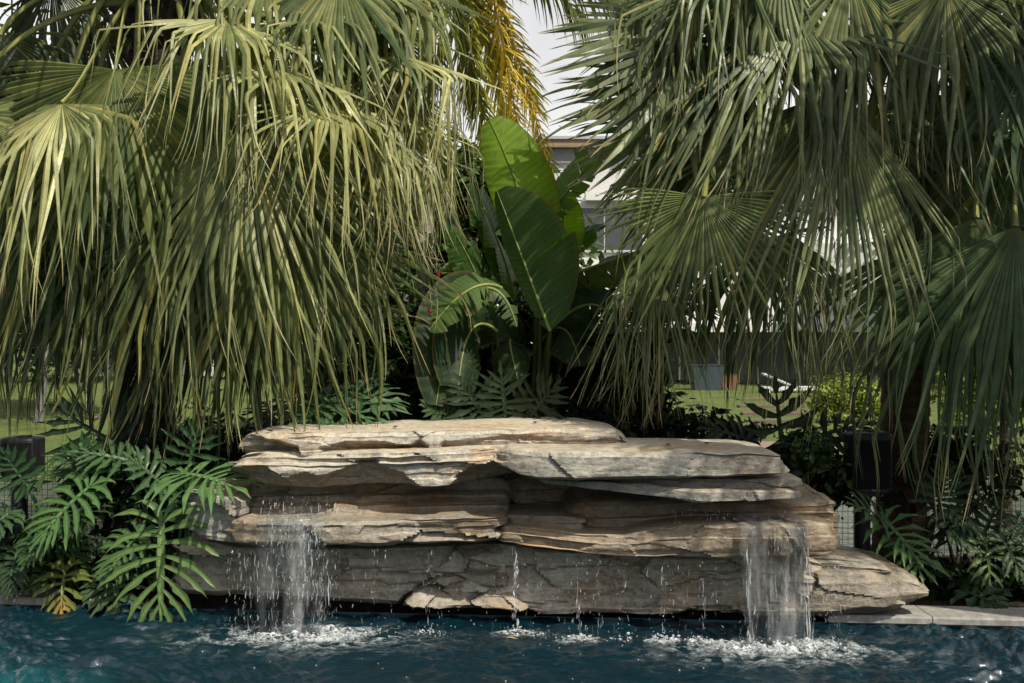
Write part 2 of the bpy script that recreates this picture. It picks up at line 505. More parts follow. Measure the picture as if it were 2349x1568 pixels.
def slab(name, label, keys, prof, material, seed, under=None, facet=0.03, strata=0.03, top_amp=0.006, group='flat sandstone slabs of the waterfall', ragged=0.035, facet_scale=1.7, parent=None):
    """keys: (px, top py, bottom py, front Y, depth); prof: (depth in m behind the front, height 0..1); a negative
    depth fraction is scaled by the key's own depth"""
    k = np.array(keys, float)
    xw = (k[:, 0] - CX) / F * k[:, 3]
    zt = CAMZ - (k[:, 1] - CY) / F * k[:, 3]
    zb = CAMZ - (k[:, 2] - CY) / F * k[:, 3]
    kk = np.stack([xw, zt, zb, k[:, 3], k[:, 4]], 1)
    n = int(max(24, (xw[-1] - xw[0]) / 0.011))
    st = interp_keys(kk, n)
    # resample the profile; 'b' points measured back by depth fraction
    P = []
    for i in range(len(prof)):
        P.append(prof[i])
    pts = []
    for a, b_ in zip(P[:-1], P[1:]):
        isback = a[2] or b_[2]
        m = 14 if isback else max(3, int(28 * (abs(b_[1] - a[1]) + 1.2 * abs(b_[0] - a[0]))))
        for q in np.linspace(0, 1, m, endpoint=False):
            pts.append((a[0] + (b_[0] - a[0]) * q, a[1] + (b_[1] - a[1]) * q, a[2] + (b_[2] - a[2]) * q))
    pts.append(P[-1])
    pts = np.array(pts, float); m = len(pts)
    # frontness from the profile's tangent
    tg = np.gradient(pts[:, :2] * np.array([1, 0.4]), axis=0)
    tg = tg / (np.linalg.norm(tg, axis=1, keepdims=True) + 1e-9)
    wf = np.clip(tg[:, 1], 0, 1)
    wt = np.clip(tg[:, 0], 0, 1)
    V = np.zeros((n, m, 3))
    rnd = random.Random(seed)
    und = None
    if under is not None:
        u = np.array(under, float)
    for i in range(n):
        x, zt_, zb_, yf, D = st[i]
        e0 = min(1, i / 6.0); e1 = min(1, (n - 1 - i) / 6.0)
        endf = min(e0, e1); endf = math.sqrt(max(0.0, 1 - (1 - endf)**2))
        H = zt_ - zb_
        led = 0.6 + 0.9 * (nz(x * 1.7, seed * 3.1, 0.5) + 0.4 * nz(x * 5, seed, 2))
        px = CX + x / yf * F
        if under is not None:
            uy = np.interp(px, u[:, 0], u[:, 1])
            zu = CAMZ - (uy - CY) / F * yf
            ud = np.interp(px, u[:, 0], u[:, 2])
        for j in range(m):
            d, h, bk = pts[j]
            y = yf + d * (1 - bk) * ((max(0.15, led) if d < 0.2 else 0.8 + 0.25 * led) if 0 < h < 1 else 1) + bk * D
            z = zb_ + H * h
            sx = x
            # broken ends and fronts
            f = wf[j]
            lay = math.floor(z / 0.045 + 1.1 * nz(x * 0.5, z * 2, seed))
            r1 = noise.cell(Vector((x * 0.9 + lay * 7.3 + 0.5 * nz(x * 6, z * 6, 1), lay * 3.7, seed)))
            dd = 0.35 * strata * (r1 - 0.5)
            q = Vector((x * facet_scale + seed, z * facet_scale * 1.9, seed * 0.7))
            dist, cp = noise.voronoi(q)
            c0 = cp[0]
            hx = noise.cell(c0 * 13.7 + Vector((3, 1, 2))) - 0.5
            hz = noise.cell(c0 * 17.1 + Vector((9, 4, 7))) - 0.5
            ho = noise.cell(c0 * 11.3 + Vector((5, 8, 1))) - 0.5
            rel = q - c0
            dd += 0.6 * facet * (1.5 * ho + 1.6 * hx * rel.x + 2.0 * hz * rel.y)
            fb = noise.fractal(Vector((x * 4, z * 11, seed)), 0.7, 2.1, 4)
            dd += 0.006 * fb
            dd += ragged * nz(x * 1.1, z * 1.5, seed + 5)
            y -= dd * f
            if under is not None and ud > 0 and z < zu and bk < 0.3:
                t = (zu - z)
                y += ud * min(1, t / 0.03) * 0.55 + ud * min(1.0, t / max(0.05, zu - zb_)) * 0.6
                y += 0.01 * nz(x * 14, z * 14, seed)
            if wt[j] > 0.3 or bk > 0:
                z += top_amp * (noise.fractal(Vector((x * 1.6, y * 2.5, seed)), 0.8, 2.0, 4)) * (1 if h > 0.5 else 0.3)
            # stagger the outline: bottom and top edges chip
            if f > 0.2 or wt[j] > 0.2:
                z += 0.010 * nz(x * 7, h * 3, seed + 9)
            # ends round off
            zc = zb_ + H * 0.5
            z = zc + (z - zc) * (0.93 + 0.07 * endf)
            sx = x + (0.03 * nz(z * 6, y * 2, seed + 2) + 0.03 * (r1 - 0.5)) * (1 if (e0 < 1 or e1 < 1) else 0.25)
            yc = yf + D * 0.5
            y = yc + (y - yc) * (0.90 + 0.10 * endf)
            V[i, j] = (sx, y, z)
    b = Buf()
    b.add(V, gridf(n, m, True))
    for e, ring in ((0, V[0]), (1, V[-1])):
        ctr = ring.mean(0); rr = [ring]
        for q in (0.66, 0.33):
            r2 = ctr + (ring - ctr) * q
            r2[:, 0] += (-1 if e == 0 else 1) * 0.02 * (1 - q) + np.array([0.02 * nz(p[1] * 5, p[2] * 14, seed) for p in r2])
            rr.append(r2)
        vv = np.concatenate(rr); ff = gridf(3, m, True)
        b.add(vv, ff[:, ::-1] if e == 0 else ff)
        vv = np.vstack([rr[-1], ctr]); ff = [(a, (a + 1) % m, m) for a in range(m)]
        b.add(vv, np.array(ff)[:, ::-1] if e == 0 else ff)
    loc = (st[n // 2, 0], st[n // 2, 3], st[n // 2, 2])
    o = b.build(name, material, parent=parent) if parent is not None else b.build(name, material, offset=loc)
    # crisp fracture edges, smooth faces
    me = o.data
    try: me.set_sharp_from_angle(angle=math.radians(38))
    except Exception: pass
    if parent is None: tag(o, label, 'rock', group)
    return o


# profiles run bottom back -> bottom front -> up the front -> top back
SIMPLE = [(0, 0, 1), (0.05, 0.0, 0), (0.0, 0.12, 0), (0.0, 0.82, 0), (0.03, 0.98, 0), (0.06, 1.0, 0), (0, 1.02, 1)]
TOPSLOPE = [(0, 0, 1), (0.06, 0.0, 0), (0.01, 0.10, 0), (0.0, 0.45, 0), (0.05, 0.78, 0), (0.14, 0.97, 0), (0.2, 1.0, 0), (0, 1.06, 1)]
LEDGE2 = [(0, 0, 1), (0.06, 0.0, 0), (0.02, 0.12, 0), (0.0, 0.55, 0), (0.015, 0.68, 0), (0.10, 0.70, 0), (0.11, 0.86, 0), (0.17, 0.87, 0), (0.18, 1.0, 0), (0, 1.0, 1)]
STEPS_E = [(0, 0, 1), (0.05, 0.0, 0), (0.0, 0.08, 0), (0.0, 0.38, 0), (0.025, 0.44, 0), (0.24, 0.48, 0), (0.25, 0.60, 0), (0.36, 0.63, 0), (0.37, 0.74, 0), (0.44, 0.76, 0), (0.45, 1.0, 0), (0, 1.0, 1)]
STEPS_F = [(0, 0, 1), (0.08, 0.0, 0), (0.02, 0.07, 0), (0.0, 0.25, 0), (0.01, 0.34, 0), (0.12, 0.37, 0), (0.13, 0.52, 0), (0.17, 0.60, 0), (0.30, 0.63, 0), (0.32, 0.85, 0), (0.38, 0.95, 0), (0.55, 1.0, 0), (0, 1.0, 1)]
STEPS_FR = [(0, 0, 1), (0.06, 0.0, 0), (0.02, 0.08, 0), (0.0, 0.45, 0), (0.0, 0.58, 0), (0.03, 0.63, 0), (0.20, 0.72, 0), (0.23, 0.86, 0), (0.36, 0.95, 0), (0.45, 1.0, 0), (0, 1.0, 1)]

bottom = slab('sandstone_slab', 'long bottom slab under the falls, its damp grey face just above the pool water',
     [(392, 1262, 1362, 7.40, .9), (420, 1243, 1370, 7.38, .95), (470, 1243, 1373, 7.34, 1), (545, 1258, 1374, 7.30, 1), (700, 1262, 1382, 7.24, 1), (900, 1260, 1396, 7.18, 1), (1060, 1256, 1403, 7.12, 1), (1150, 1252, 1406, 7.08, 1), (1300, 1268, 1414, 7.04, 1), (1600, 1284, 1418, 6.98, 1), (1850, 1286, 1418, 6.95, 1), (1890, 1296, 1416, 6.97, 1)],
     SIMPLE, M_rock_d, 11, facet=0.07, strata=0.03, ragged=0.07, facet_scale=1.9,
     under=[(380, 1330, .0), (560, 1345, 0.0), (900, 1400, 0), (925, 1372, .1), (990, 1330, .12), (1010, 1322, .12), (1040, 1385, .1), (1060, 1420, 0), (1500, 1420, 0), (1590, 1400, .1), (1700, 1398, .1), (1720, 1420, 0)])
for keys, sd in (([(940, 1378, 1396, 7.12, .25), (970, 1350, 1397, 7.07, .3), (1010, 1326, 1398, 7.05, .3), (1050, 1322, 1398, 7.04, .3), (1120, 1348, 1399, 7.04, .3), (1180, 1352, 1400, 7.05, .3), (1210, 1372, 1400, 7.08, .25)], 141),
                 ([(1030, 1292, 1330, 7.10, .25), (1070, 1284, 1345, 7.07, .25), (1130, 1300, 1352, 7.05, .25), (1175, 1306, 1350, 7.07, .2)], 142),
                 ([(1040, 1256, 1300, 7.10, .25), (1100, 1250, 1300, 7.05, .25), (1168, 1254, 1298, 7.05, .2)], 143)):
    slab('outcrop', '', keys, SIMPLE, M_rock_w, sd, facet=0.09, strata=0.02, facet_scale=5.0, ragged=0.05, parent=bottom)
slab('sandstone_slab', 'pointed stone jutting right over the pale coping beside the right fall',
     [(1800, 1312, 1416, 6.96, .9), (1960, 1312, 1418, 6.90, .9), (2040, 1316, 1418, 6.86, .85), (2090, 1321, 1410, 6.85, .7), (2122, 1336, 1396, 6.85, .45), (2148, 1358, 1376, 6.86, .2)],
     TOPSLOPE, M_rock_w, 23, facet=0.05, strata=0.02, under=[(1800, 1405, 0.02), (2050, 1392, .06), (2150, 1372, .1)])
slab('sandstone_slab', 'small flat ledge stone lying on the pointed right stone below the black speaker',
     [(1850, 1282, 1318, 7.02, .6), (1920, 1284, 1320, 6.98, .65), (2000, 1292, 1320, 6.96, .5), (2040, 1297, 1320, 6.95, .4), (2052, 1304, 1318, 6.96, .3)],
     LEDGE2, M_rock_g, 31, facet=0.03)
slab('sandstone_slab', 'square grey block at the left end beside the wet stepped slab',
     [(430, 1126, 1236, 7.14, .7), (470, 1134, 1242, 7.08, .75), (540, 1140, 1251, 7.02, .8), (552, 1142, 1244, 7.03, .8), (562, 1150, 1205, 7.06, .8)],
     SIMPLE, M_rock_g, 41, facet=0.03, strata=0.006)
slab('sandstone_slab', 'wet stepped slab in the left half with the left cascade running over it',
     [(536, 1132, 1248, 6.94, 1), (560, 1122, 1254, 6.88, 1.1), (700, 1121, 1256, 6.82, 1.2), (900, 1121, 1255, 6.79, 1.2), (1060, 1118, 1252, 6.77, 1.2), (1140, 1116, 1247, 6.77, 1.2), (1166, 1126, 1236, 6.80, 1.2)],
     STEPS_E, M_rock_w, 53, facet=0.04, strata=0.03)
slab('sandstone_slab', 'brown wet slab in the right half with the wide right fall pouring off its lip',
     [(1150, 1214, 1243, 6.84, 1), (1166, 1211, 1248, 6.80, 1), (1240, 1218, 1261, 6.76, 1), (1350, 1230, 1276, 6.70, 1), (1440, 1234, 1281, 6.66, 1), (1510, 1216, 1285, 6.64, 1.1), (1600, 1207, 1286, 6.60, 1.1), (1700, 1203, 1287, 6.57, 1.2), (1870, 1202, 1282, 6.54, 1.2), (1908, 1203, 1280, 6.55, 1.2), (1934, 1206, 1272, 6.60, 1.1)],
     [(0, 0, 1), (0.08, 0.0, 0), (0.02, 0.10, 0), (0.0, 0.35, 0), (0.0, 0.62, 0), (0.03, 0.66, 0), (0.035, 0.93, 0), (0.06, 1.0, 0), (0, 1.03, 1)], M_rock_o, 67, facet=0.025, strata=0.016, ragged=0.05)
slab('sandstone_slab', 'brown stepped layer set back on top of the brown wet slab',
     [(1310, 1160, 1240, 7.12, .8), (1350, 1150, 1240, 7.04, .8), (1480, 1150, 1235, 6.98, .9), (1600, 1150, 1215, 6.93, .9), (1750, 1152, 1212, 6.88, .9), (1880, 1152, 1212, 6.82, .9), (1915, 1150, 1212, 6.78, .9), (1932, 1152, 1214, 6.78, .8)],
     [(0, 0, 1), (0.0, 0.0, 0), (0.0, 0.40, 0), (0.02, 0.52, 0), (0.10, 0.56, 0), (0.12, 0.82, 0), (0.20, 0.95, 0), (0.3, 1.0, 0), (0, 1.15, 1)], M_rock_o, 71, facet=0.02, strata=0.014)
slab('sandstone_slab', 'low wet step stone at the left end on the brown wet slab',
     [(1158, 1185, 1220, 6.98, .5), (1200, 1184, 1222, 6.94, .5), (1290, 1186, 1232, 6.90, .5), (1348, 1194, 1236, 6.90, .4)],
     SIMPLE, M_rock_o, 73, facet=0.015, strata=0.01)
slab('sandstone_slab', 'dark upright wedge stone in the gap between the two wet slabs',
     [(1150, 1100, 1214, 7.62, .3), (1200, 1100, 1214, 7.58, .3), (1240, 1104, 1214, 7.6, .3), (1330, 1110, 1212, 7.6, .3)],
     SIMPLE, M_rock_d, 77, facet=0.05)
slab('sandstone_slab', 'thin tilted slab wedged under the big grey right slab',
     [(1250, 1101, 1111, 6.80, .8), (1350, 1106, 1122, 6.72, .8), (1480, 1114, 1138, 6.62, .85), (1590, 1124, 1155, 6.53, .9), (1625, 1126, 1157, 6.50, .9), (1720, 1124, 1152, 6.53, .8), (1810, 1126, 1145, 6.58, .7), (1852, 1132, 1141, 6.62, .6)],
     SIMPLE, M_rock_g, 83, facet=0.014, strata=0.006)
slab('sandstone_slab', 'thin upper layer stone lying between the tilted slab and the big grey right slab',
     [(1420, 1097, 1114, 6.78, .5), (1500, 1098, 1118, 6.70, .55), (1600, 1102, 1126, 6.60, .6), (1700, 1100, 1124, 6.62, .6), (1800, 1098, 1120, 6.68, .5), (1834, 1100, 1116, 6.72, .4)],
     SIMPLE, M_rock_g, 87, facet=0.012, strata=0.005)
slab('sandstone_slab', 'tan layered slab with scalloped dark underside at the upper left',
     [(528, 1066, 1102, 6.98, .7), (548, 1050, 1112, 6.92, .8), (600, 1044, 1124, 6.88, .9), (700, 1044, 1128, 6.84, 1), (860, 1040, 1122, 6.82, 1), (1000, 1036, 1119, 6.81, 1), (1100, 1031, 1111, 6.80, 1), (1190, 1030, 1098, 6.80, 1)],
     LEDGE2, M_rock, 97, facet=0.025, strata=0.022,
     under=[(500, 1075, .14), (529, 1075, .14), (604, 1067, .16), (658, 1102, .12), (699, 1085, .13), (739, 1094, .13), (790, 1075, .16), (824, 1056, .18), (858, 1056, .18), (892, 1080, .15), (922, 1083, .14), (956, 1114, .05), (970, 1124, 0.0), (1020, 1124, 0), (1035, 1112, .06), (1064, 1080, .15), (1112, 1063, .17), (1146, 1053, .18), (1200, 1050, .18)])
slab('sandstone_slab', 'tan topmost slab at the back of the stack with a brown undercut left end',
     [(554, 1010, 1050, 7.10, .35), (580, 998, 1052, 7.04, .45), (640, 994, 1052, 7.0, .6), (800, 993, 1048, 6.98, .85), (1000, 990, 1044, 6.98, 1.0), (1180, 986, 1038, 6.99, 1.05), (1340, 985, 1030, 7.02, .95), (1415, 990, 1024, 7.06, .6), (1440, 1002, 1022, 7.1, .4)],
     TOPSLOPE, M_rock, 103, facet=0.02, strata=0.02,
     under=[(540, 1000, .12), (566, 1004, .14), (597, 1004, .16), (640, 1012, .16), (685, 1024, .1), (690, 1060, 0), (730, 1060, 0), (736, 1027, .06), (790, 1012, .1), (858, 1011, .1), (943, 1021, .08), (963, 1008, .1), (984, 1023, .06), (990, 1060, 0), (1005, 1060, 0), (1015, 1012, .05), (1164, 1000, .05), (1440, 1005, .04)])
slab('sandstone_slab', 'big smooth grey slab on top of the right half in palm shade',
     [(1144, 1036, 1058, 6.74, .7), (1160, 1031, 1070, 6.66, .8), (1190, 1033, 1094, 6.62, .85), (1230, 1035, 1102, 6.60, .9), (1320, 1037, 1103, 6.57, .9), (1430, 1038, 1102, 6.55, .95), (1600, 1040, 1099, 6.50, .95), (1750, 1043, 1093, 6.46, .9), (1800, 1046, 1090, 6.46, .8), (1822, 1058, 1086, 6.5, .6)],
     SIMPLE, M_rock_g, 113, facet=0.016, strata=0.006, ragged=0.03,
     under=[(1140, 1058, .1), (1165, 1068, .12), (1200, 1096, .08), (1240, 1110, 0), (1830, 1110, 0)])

# ------------------------------------------------------------------ falling water
def fall_mat(name, cover, white=0.75):
    m, nt, out = mat(name)
    v = coords(nt, (15, 15, 2.2))
    n1 = noise_t(nt, v, 1.0, 5, 0.65)
    n2 = noise_t(nt, coords(nt, (7, 7, 3)), 1.0, 3)
    f = math_(nt, 'MULTIPLY', ramp(nt, n1, [(0.42, 0.06), (0.66, 1.0)]), ramp(nt, n2, [(0.35, 0.25), (0.7, 1.0)]))
    f = math_(nt, 'MULTIPLY', f, cover)
    at_ = N(nt, 'ShaderNodeAttribute', attribute_name='Col')
    f = math_(nt, 'MULTIPLY', f, math_(nt, 'MULTIPLY', at_.outputs['Fac'], 2.0))
    p = N(nt, 'ShaderNodeBsdfPrincipled', i_Roughness=0.12)
    p.inputs['Base Color'].default_value = (white, white, white * 1.02, 1)
    p.inputs['Specular IOR Level'].default_value = 0.8
    g = N(nt, 'ShaderNodeBsdfGlossy', i_Roughness=0.06); g.inputs[0].default_value = (1, 1, 1, 1)
    t = N(nt, 'ShaderNodeBsdfTransparent'); t.inputs[0].default_value = (0.90, 0.94, 0.96, 1)
    fr = N(nt, 'ShaderNodeFresnel', i_IOR=1.33)
    bp = N(nt, 'ShaderNodeBump', i_Strength=0.6, i_Distance=0.02); L(nt, n1, bp.inputs['Height'])
    for q in (p, g): L(nt, bp.outputs[0], q.inputs['Normal'])
    L(nt, bp.outputs[0], fr.inputs['Normal'])
    m1 = N(nt, 'ShaderNodeMixShader'); L(nt, math_(nt, 'MULTIPLY', fr.outputs[0], 1.2), m1.inputs[0]); L(nt, t.outputs[0], m1.inputs[1]); L(nt, g.outputs[0], m1.inputs[2])
    m2 = N(nt, 'ShaderNodeMixShader'); L(nt, f, m2.inputs[0]); L(nt, m1.outputs[0], m2.inputs[1]); L(nt, p.outputs[0], m2.inputs[2])
    t2 = N(nt, 'ShaderNodeBsdfTransparent'); m3 = N(nt, 'ShaderNodeMixShader')
    L(nt, ramp(nt, at_.outputs['Fac'], [(0.0, 0.0), (0.14, 1.0)]), m3.inputs[0]); L(nt, t2.outputs[0], m3.inputs[1]); L(nt, m2.outputs[0], m3.inputs[2])
    L(nt, m3.outputs[0], out.inputs[0])
    return m


def drop_mat(name, alpha):
    m, nt, out = mat(name)
    p = N(nt, 'ShaderNodeBsdfPrincipled', i_Roughness=0.08)
    p.inputs['Specular IOR Level'].default_value = 0.9
    n = noise_t(nt, coords(nt), 60, 2)
    L(nt, ramp(nt, n, [(0.3, (0.55, 0.60, 0.63)), (0.7, (0.85, 0.88, 0.9))]), p.inputs['Base Color'])
    t = N(nt, 'ShaderNodeBsdfTransparent')
    a_ = N(nt, 'ShaderNodeAttribute', attribute_name='Col')
    mx = N(nt, 'ShaderNodeMixShader'); L(nt, math_(nt, 'MULTIPLY', a_.outputs['Fac'], alpha), mx.inputs[0])
    L(nt, t.outputs[0], mx.inputs[1]); L(nt, p.outputs[0], mx.inputs[2]); L(nt, mx.outputs[0], out.inputs[0])
    return m


M_fall = fall_mat('falling_sheet', 0.55)
M_fall_l = fall_mat('cascade_sheet', 0.4)
M_drop = drop_mat('water_streak', 1.0)
M_foam = drop_mat('foam_bubble', 0.7)

OCT = np.array([(1, 0, 0), (-1, 0, 0), (0, 1, 0), (0, -1, 0), (0, 0, 1), (0, 0, -1)], float)
OCTF = np.array([(0, 2, 4), (2, 1, 4), (1, 3, 4), (3, 0, 4), (2, 0, 5), (1, 2, 5), (3, 1, 5), (0, 3, 5)])
_v = [tuple(nrm(np.array(p))) for p in OCT]
_f = []
_cache = {}


def _mid(a, b):
    key = (min(a, b), max(a, b))
    if key not in _cache:
        _v.append(tuple(nrm(np.array(_v[a]) + np.array(_v[b])))); _cache[key] = len(_v) - 1
    return _cache[key]


for a, b_, c in OCTF:
    ab, bc, ca = _mid(a, b_), _mid(b_, c), _mid(c, a)
    _f += [(a, ab, ca), (b_, bc, ab), (c, ca, bc), (ab, bc, ca)]
BALLV, BALLF = np.array(_v), np.array(_f)


def balls(buf, ctr, rad, stretch=None, c=(0.8, 0.8, 0.8)):
    ctr = np.asarray(ctr); n = len(ctr); r = np.broadcast_to(np.asarray(rad), (n,))
    s = np.ones((n, 3)) if stretch is None else stretch
    v = ctr[:, None] + BALLV[None] * r[:, None, None] * s[:, None]
    f = (BALLF[None] + (np.arange(n) * len(BALLV))[:, None, None]).reshape(-1, 3)
    buf.add(v, f, c)


def make_sheet(parent, xa, xb, lip_y, lip_z, throw, rows, seed, fade, material, widen=0.0, bend=0.0):
    """a sheet of falling water: rows of z from the lip to the pool"""
    nu, nv = 60, 70
    V = np.zeros((nu, nv, 3)); C = np.zeros((nu, nv, 3))
    for i in range(nu):
        u = i / (nu - 1)
        for j in range(nv):
            q = j / (nv - 1)
            qf = max(0.0, (q - 0.14) / 0.86); z = lip_z * (1 - qf) + (0.012 + 0.02 * (1 - q / 0.14) + 0.006 * nz(u * 14, q * 30, seed) if q < 0.14 else 0.012 * max(0, 1 - qf * 12))
            t = math.sqrt(max(0, qf))
            x = xa + (xb - xa) * u + widen * (u - 0.5) * q + 0.012 * nz(u * 6, q * 5, seed)
            y = lip_y + bend * max(0.0, 1 - q / 0.14) - throw * t + 0.018 * nz(u * 9, q * 4, seed + 3) + 0.03 * nz(u * 3, q * 2, seed)
            V[i, j] = (x, y, z)
            edge = min(1, min(u, 1 - u) / 0.08)
            C[i, j] = max(0.0, min(1, 0.5 * fade(u, q))) * edge * min(1, q / 0.06)
    b = Buf(); b.add(V, gridf(nu, nv), C)
    return b.build('sheet', material, parent)


def streaks(buf, rng, n, xs, lip, throw, zr, ln, rad, spread_y=0.03):
    """lip(x) -> (y, z) of the edge the water leaves"""
    for k in range(n):
        x = xs(); y0, z0 = lip(x)
        q = rng.uniform(*zr); z = z0 * (1 - q)
        if z < 0.015: continue
        l = ln * rng.lognormal(0, 0.6)
        r = rad * rng.lognormal(0, 0.35)
        zz = np.linspace(z, max(0.0, z - l), 5)
        qq = 1 - zz / z0
        dx = 0.004 * rng.normal(); oy = rng.normal() * spread_y
        p = np.stack([x + dx * np.linspace(0, 1, 5) + 0.002 * rng.normal(size=5), y0 - throw * np.sqrt(np.clip(qq, 0, 1)) + oy + 0.002 * rng.normal(size=5), zz], -1)
        tube(buf, p, r * np.array([0.15, 0.6, 1.0, 0.85, 0.3]), 5, np.full(3, min(0.9, 0.07 + 0.55 * rng.random()**3.0)), cap=False)


def foam_patch(buf, rng, cx, cy, sx, sy, n, r0):
    x = cx + sx * rng.normal(size=n) * 0.6; y = cy + sy * rng.normal(size=n) * 0.6
    d = np.hypot((x - cx) / sx, (y - cy) / sy)
    r = r0 * rng.lognormal(0, 0.5, n) * np.clip(1.25 - d * 0.55, 0.3, 1.3)
    z = np.abs(rng.normal(size=n)) * 0.035 * np.exp(-d * 1.3) + 0.002
    keep = y < edge_y(x) - 0.02
    st = np.stack([rng.uniform(0.7, 1.6, n), rng.uniform(0.7, 1.4, n), rng.uniform(0.5, 1.2, n)], -1)
    balls(buf, np.stack([x, y, z], -1)[keep], r[keep], st[keep])


def foam_skin(buf, rng, cx, cy, sx, sy, h, n=70):
    """the churned white surface where water lands"""
    u = np.linspace(-1.5, 1.5, n)
    X, Y = np.meshgrid(cx + sx * u, cy + sy * u, indexing='ij')
    D = np.hypot((X - cx) / sx, (Y - cy) / sy)
    Z = np.zeros_like(X); C = np.zeros(X.shape + (3,))
    for i in range(n):
        for j in range(n):
            fb = noise.fractal(Vector((X[i, j] * 16, Y[i, j] * 16, cx)), 0.7, 2.1, 4)
            e = math.exp(-D[i, j]**2 * 1.1)
            Z[i, j] = h * e * (0.5 + 0.8 * fb) + 0.012 * fb * e + 0.004
            C[i, j] = min(1.0, max(0.0, e * 1.15 * (0.5 + 0.9 * fb) - 0.05))
    buf.add(np.stack([X, Y, Z], -1), gridf(n, n)[:, ::-1], C)


def foam_skin_mat():
    m, nt, out = mat('foam_skin')
    a = N(nt, 'ShaderNodeAttribute', attribute_name='Col')
    n1 = noise_t(nt, coords(nt, (1, 1.6, 1)), 34, 5, 0.7)
    f = math_(nt, 'MULTIPLY', a.outputs['Fac'], ramp(nt, n1, [(0.42, 0.0), (0.62, 1.5)]))
    f = math_(nt, 'MINIMUM', f, 0.92)
    p = N(nt, 'ShaderNodeBsdfPrincipled', i_Roughness=0.25)
    p.inputs['Base Color'].default_value = (0.72, 0.78, 0.8, 1)
    bp = N(nt, 'ShaderNodeBump', i_Strength=0.6, i_Distance=0.02); L(nt, n1, bp.inputs['Height']); L(nt, bp.outputs[0], p.inputs['Normal'])
    t = N(nt, 'ShaderNodeBsdfTransparent')
    mx = N(nt, 'ShaderNodeMixShader'); L(nt, f, mx.inputs[0]); L(nt, t.outputs[0], mx.inputs[1]); L(nt, p.outputs[0], mx.inputs[2])
    L(nt, mx.outputs[0], out.inputs[0]); return m


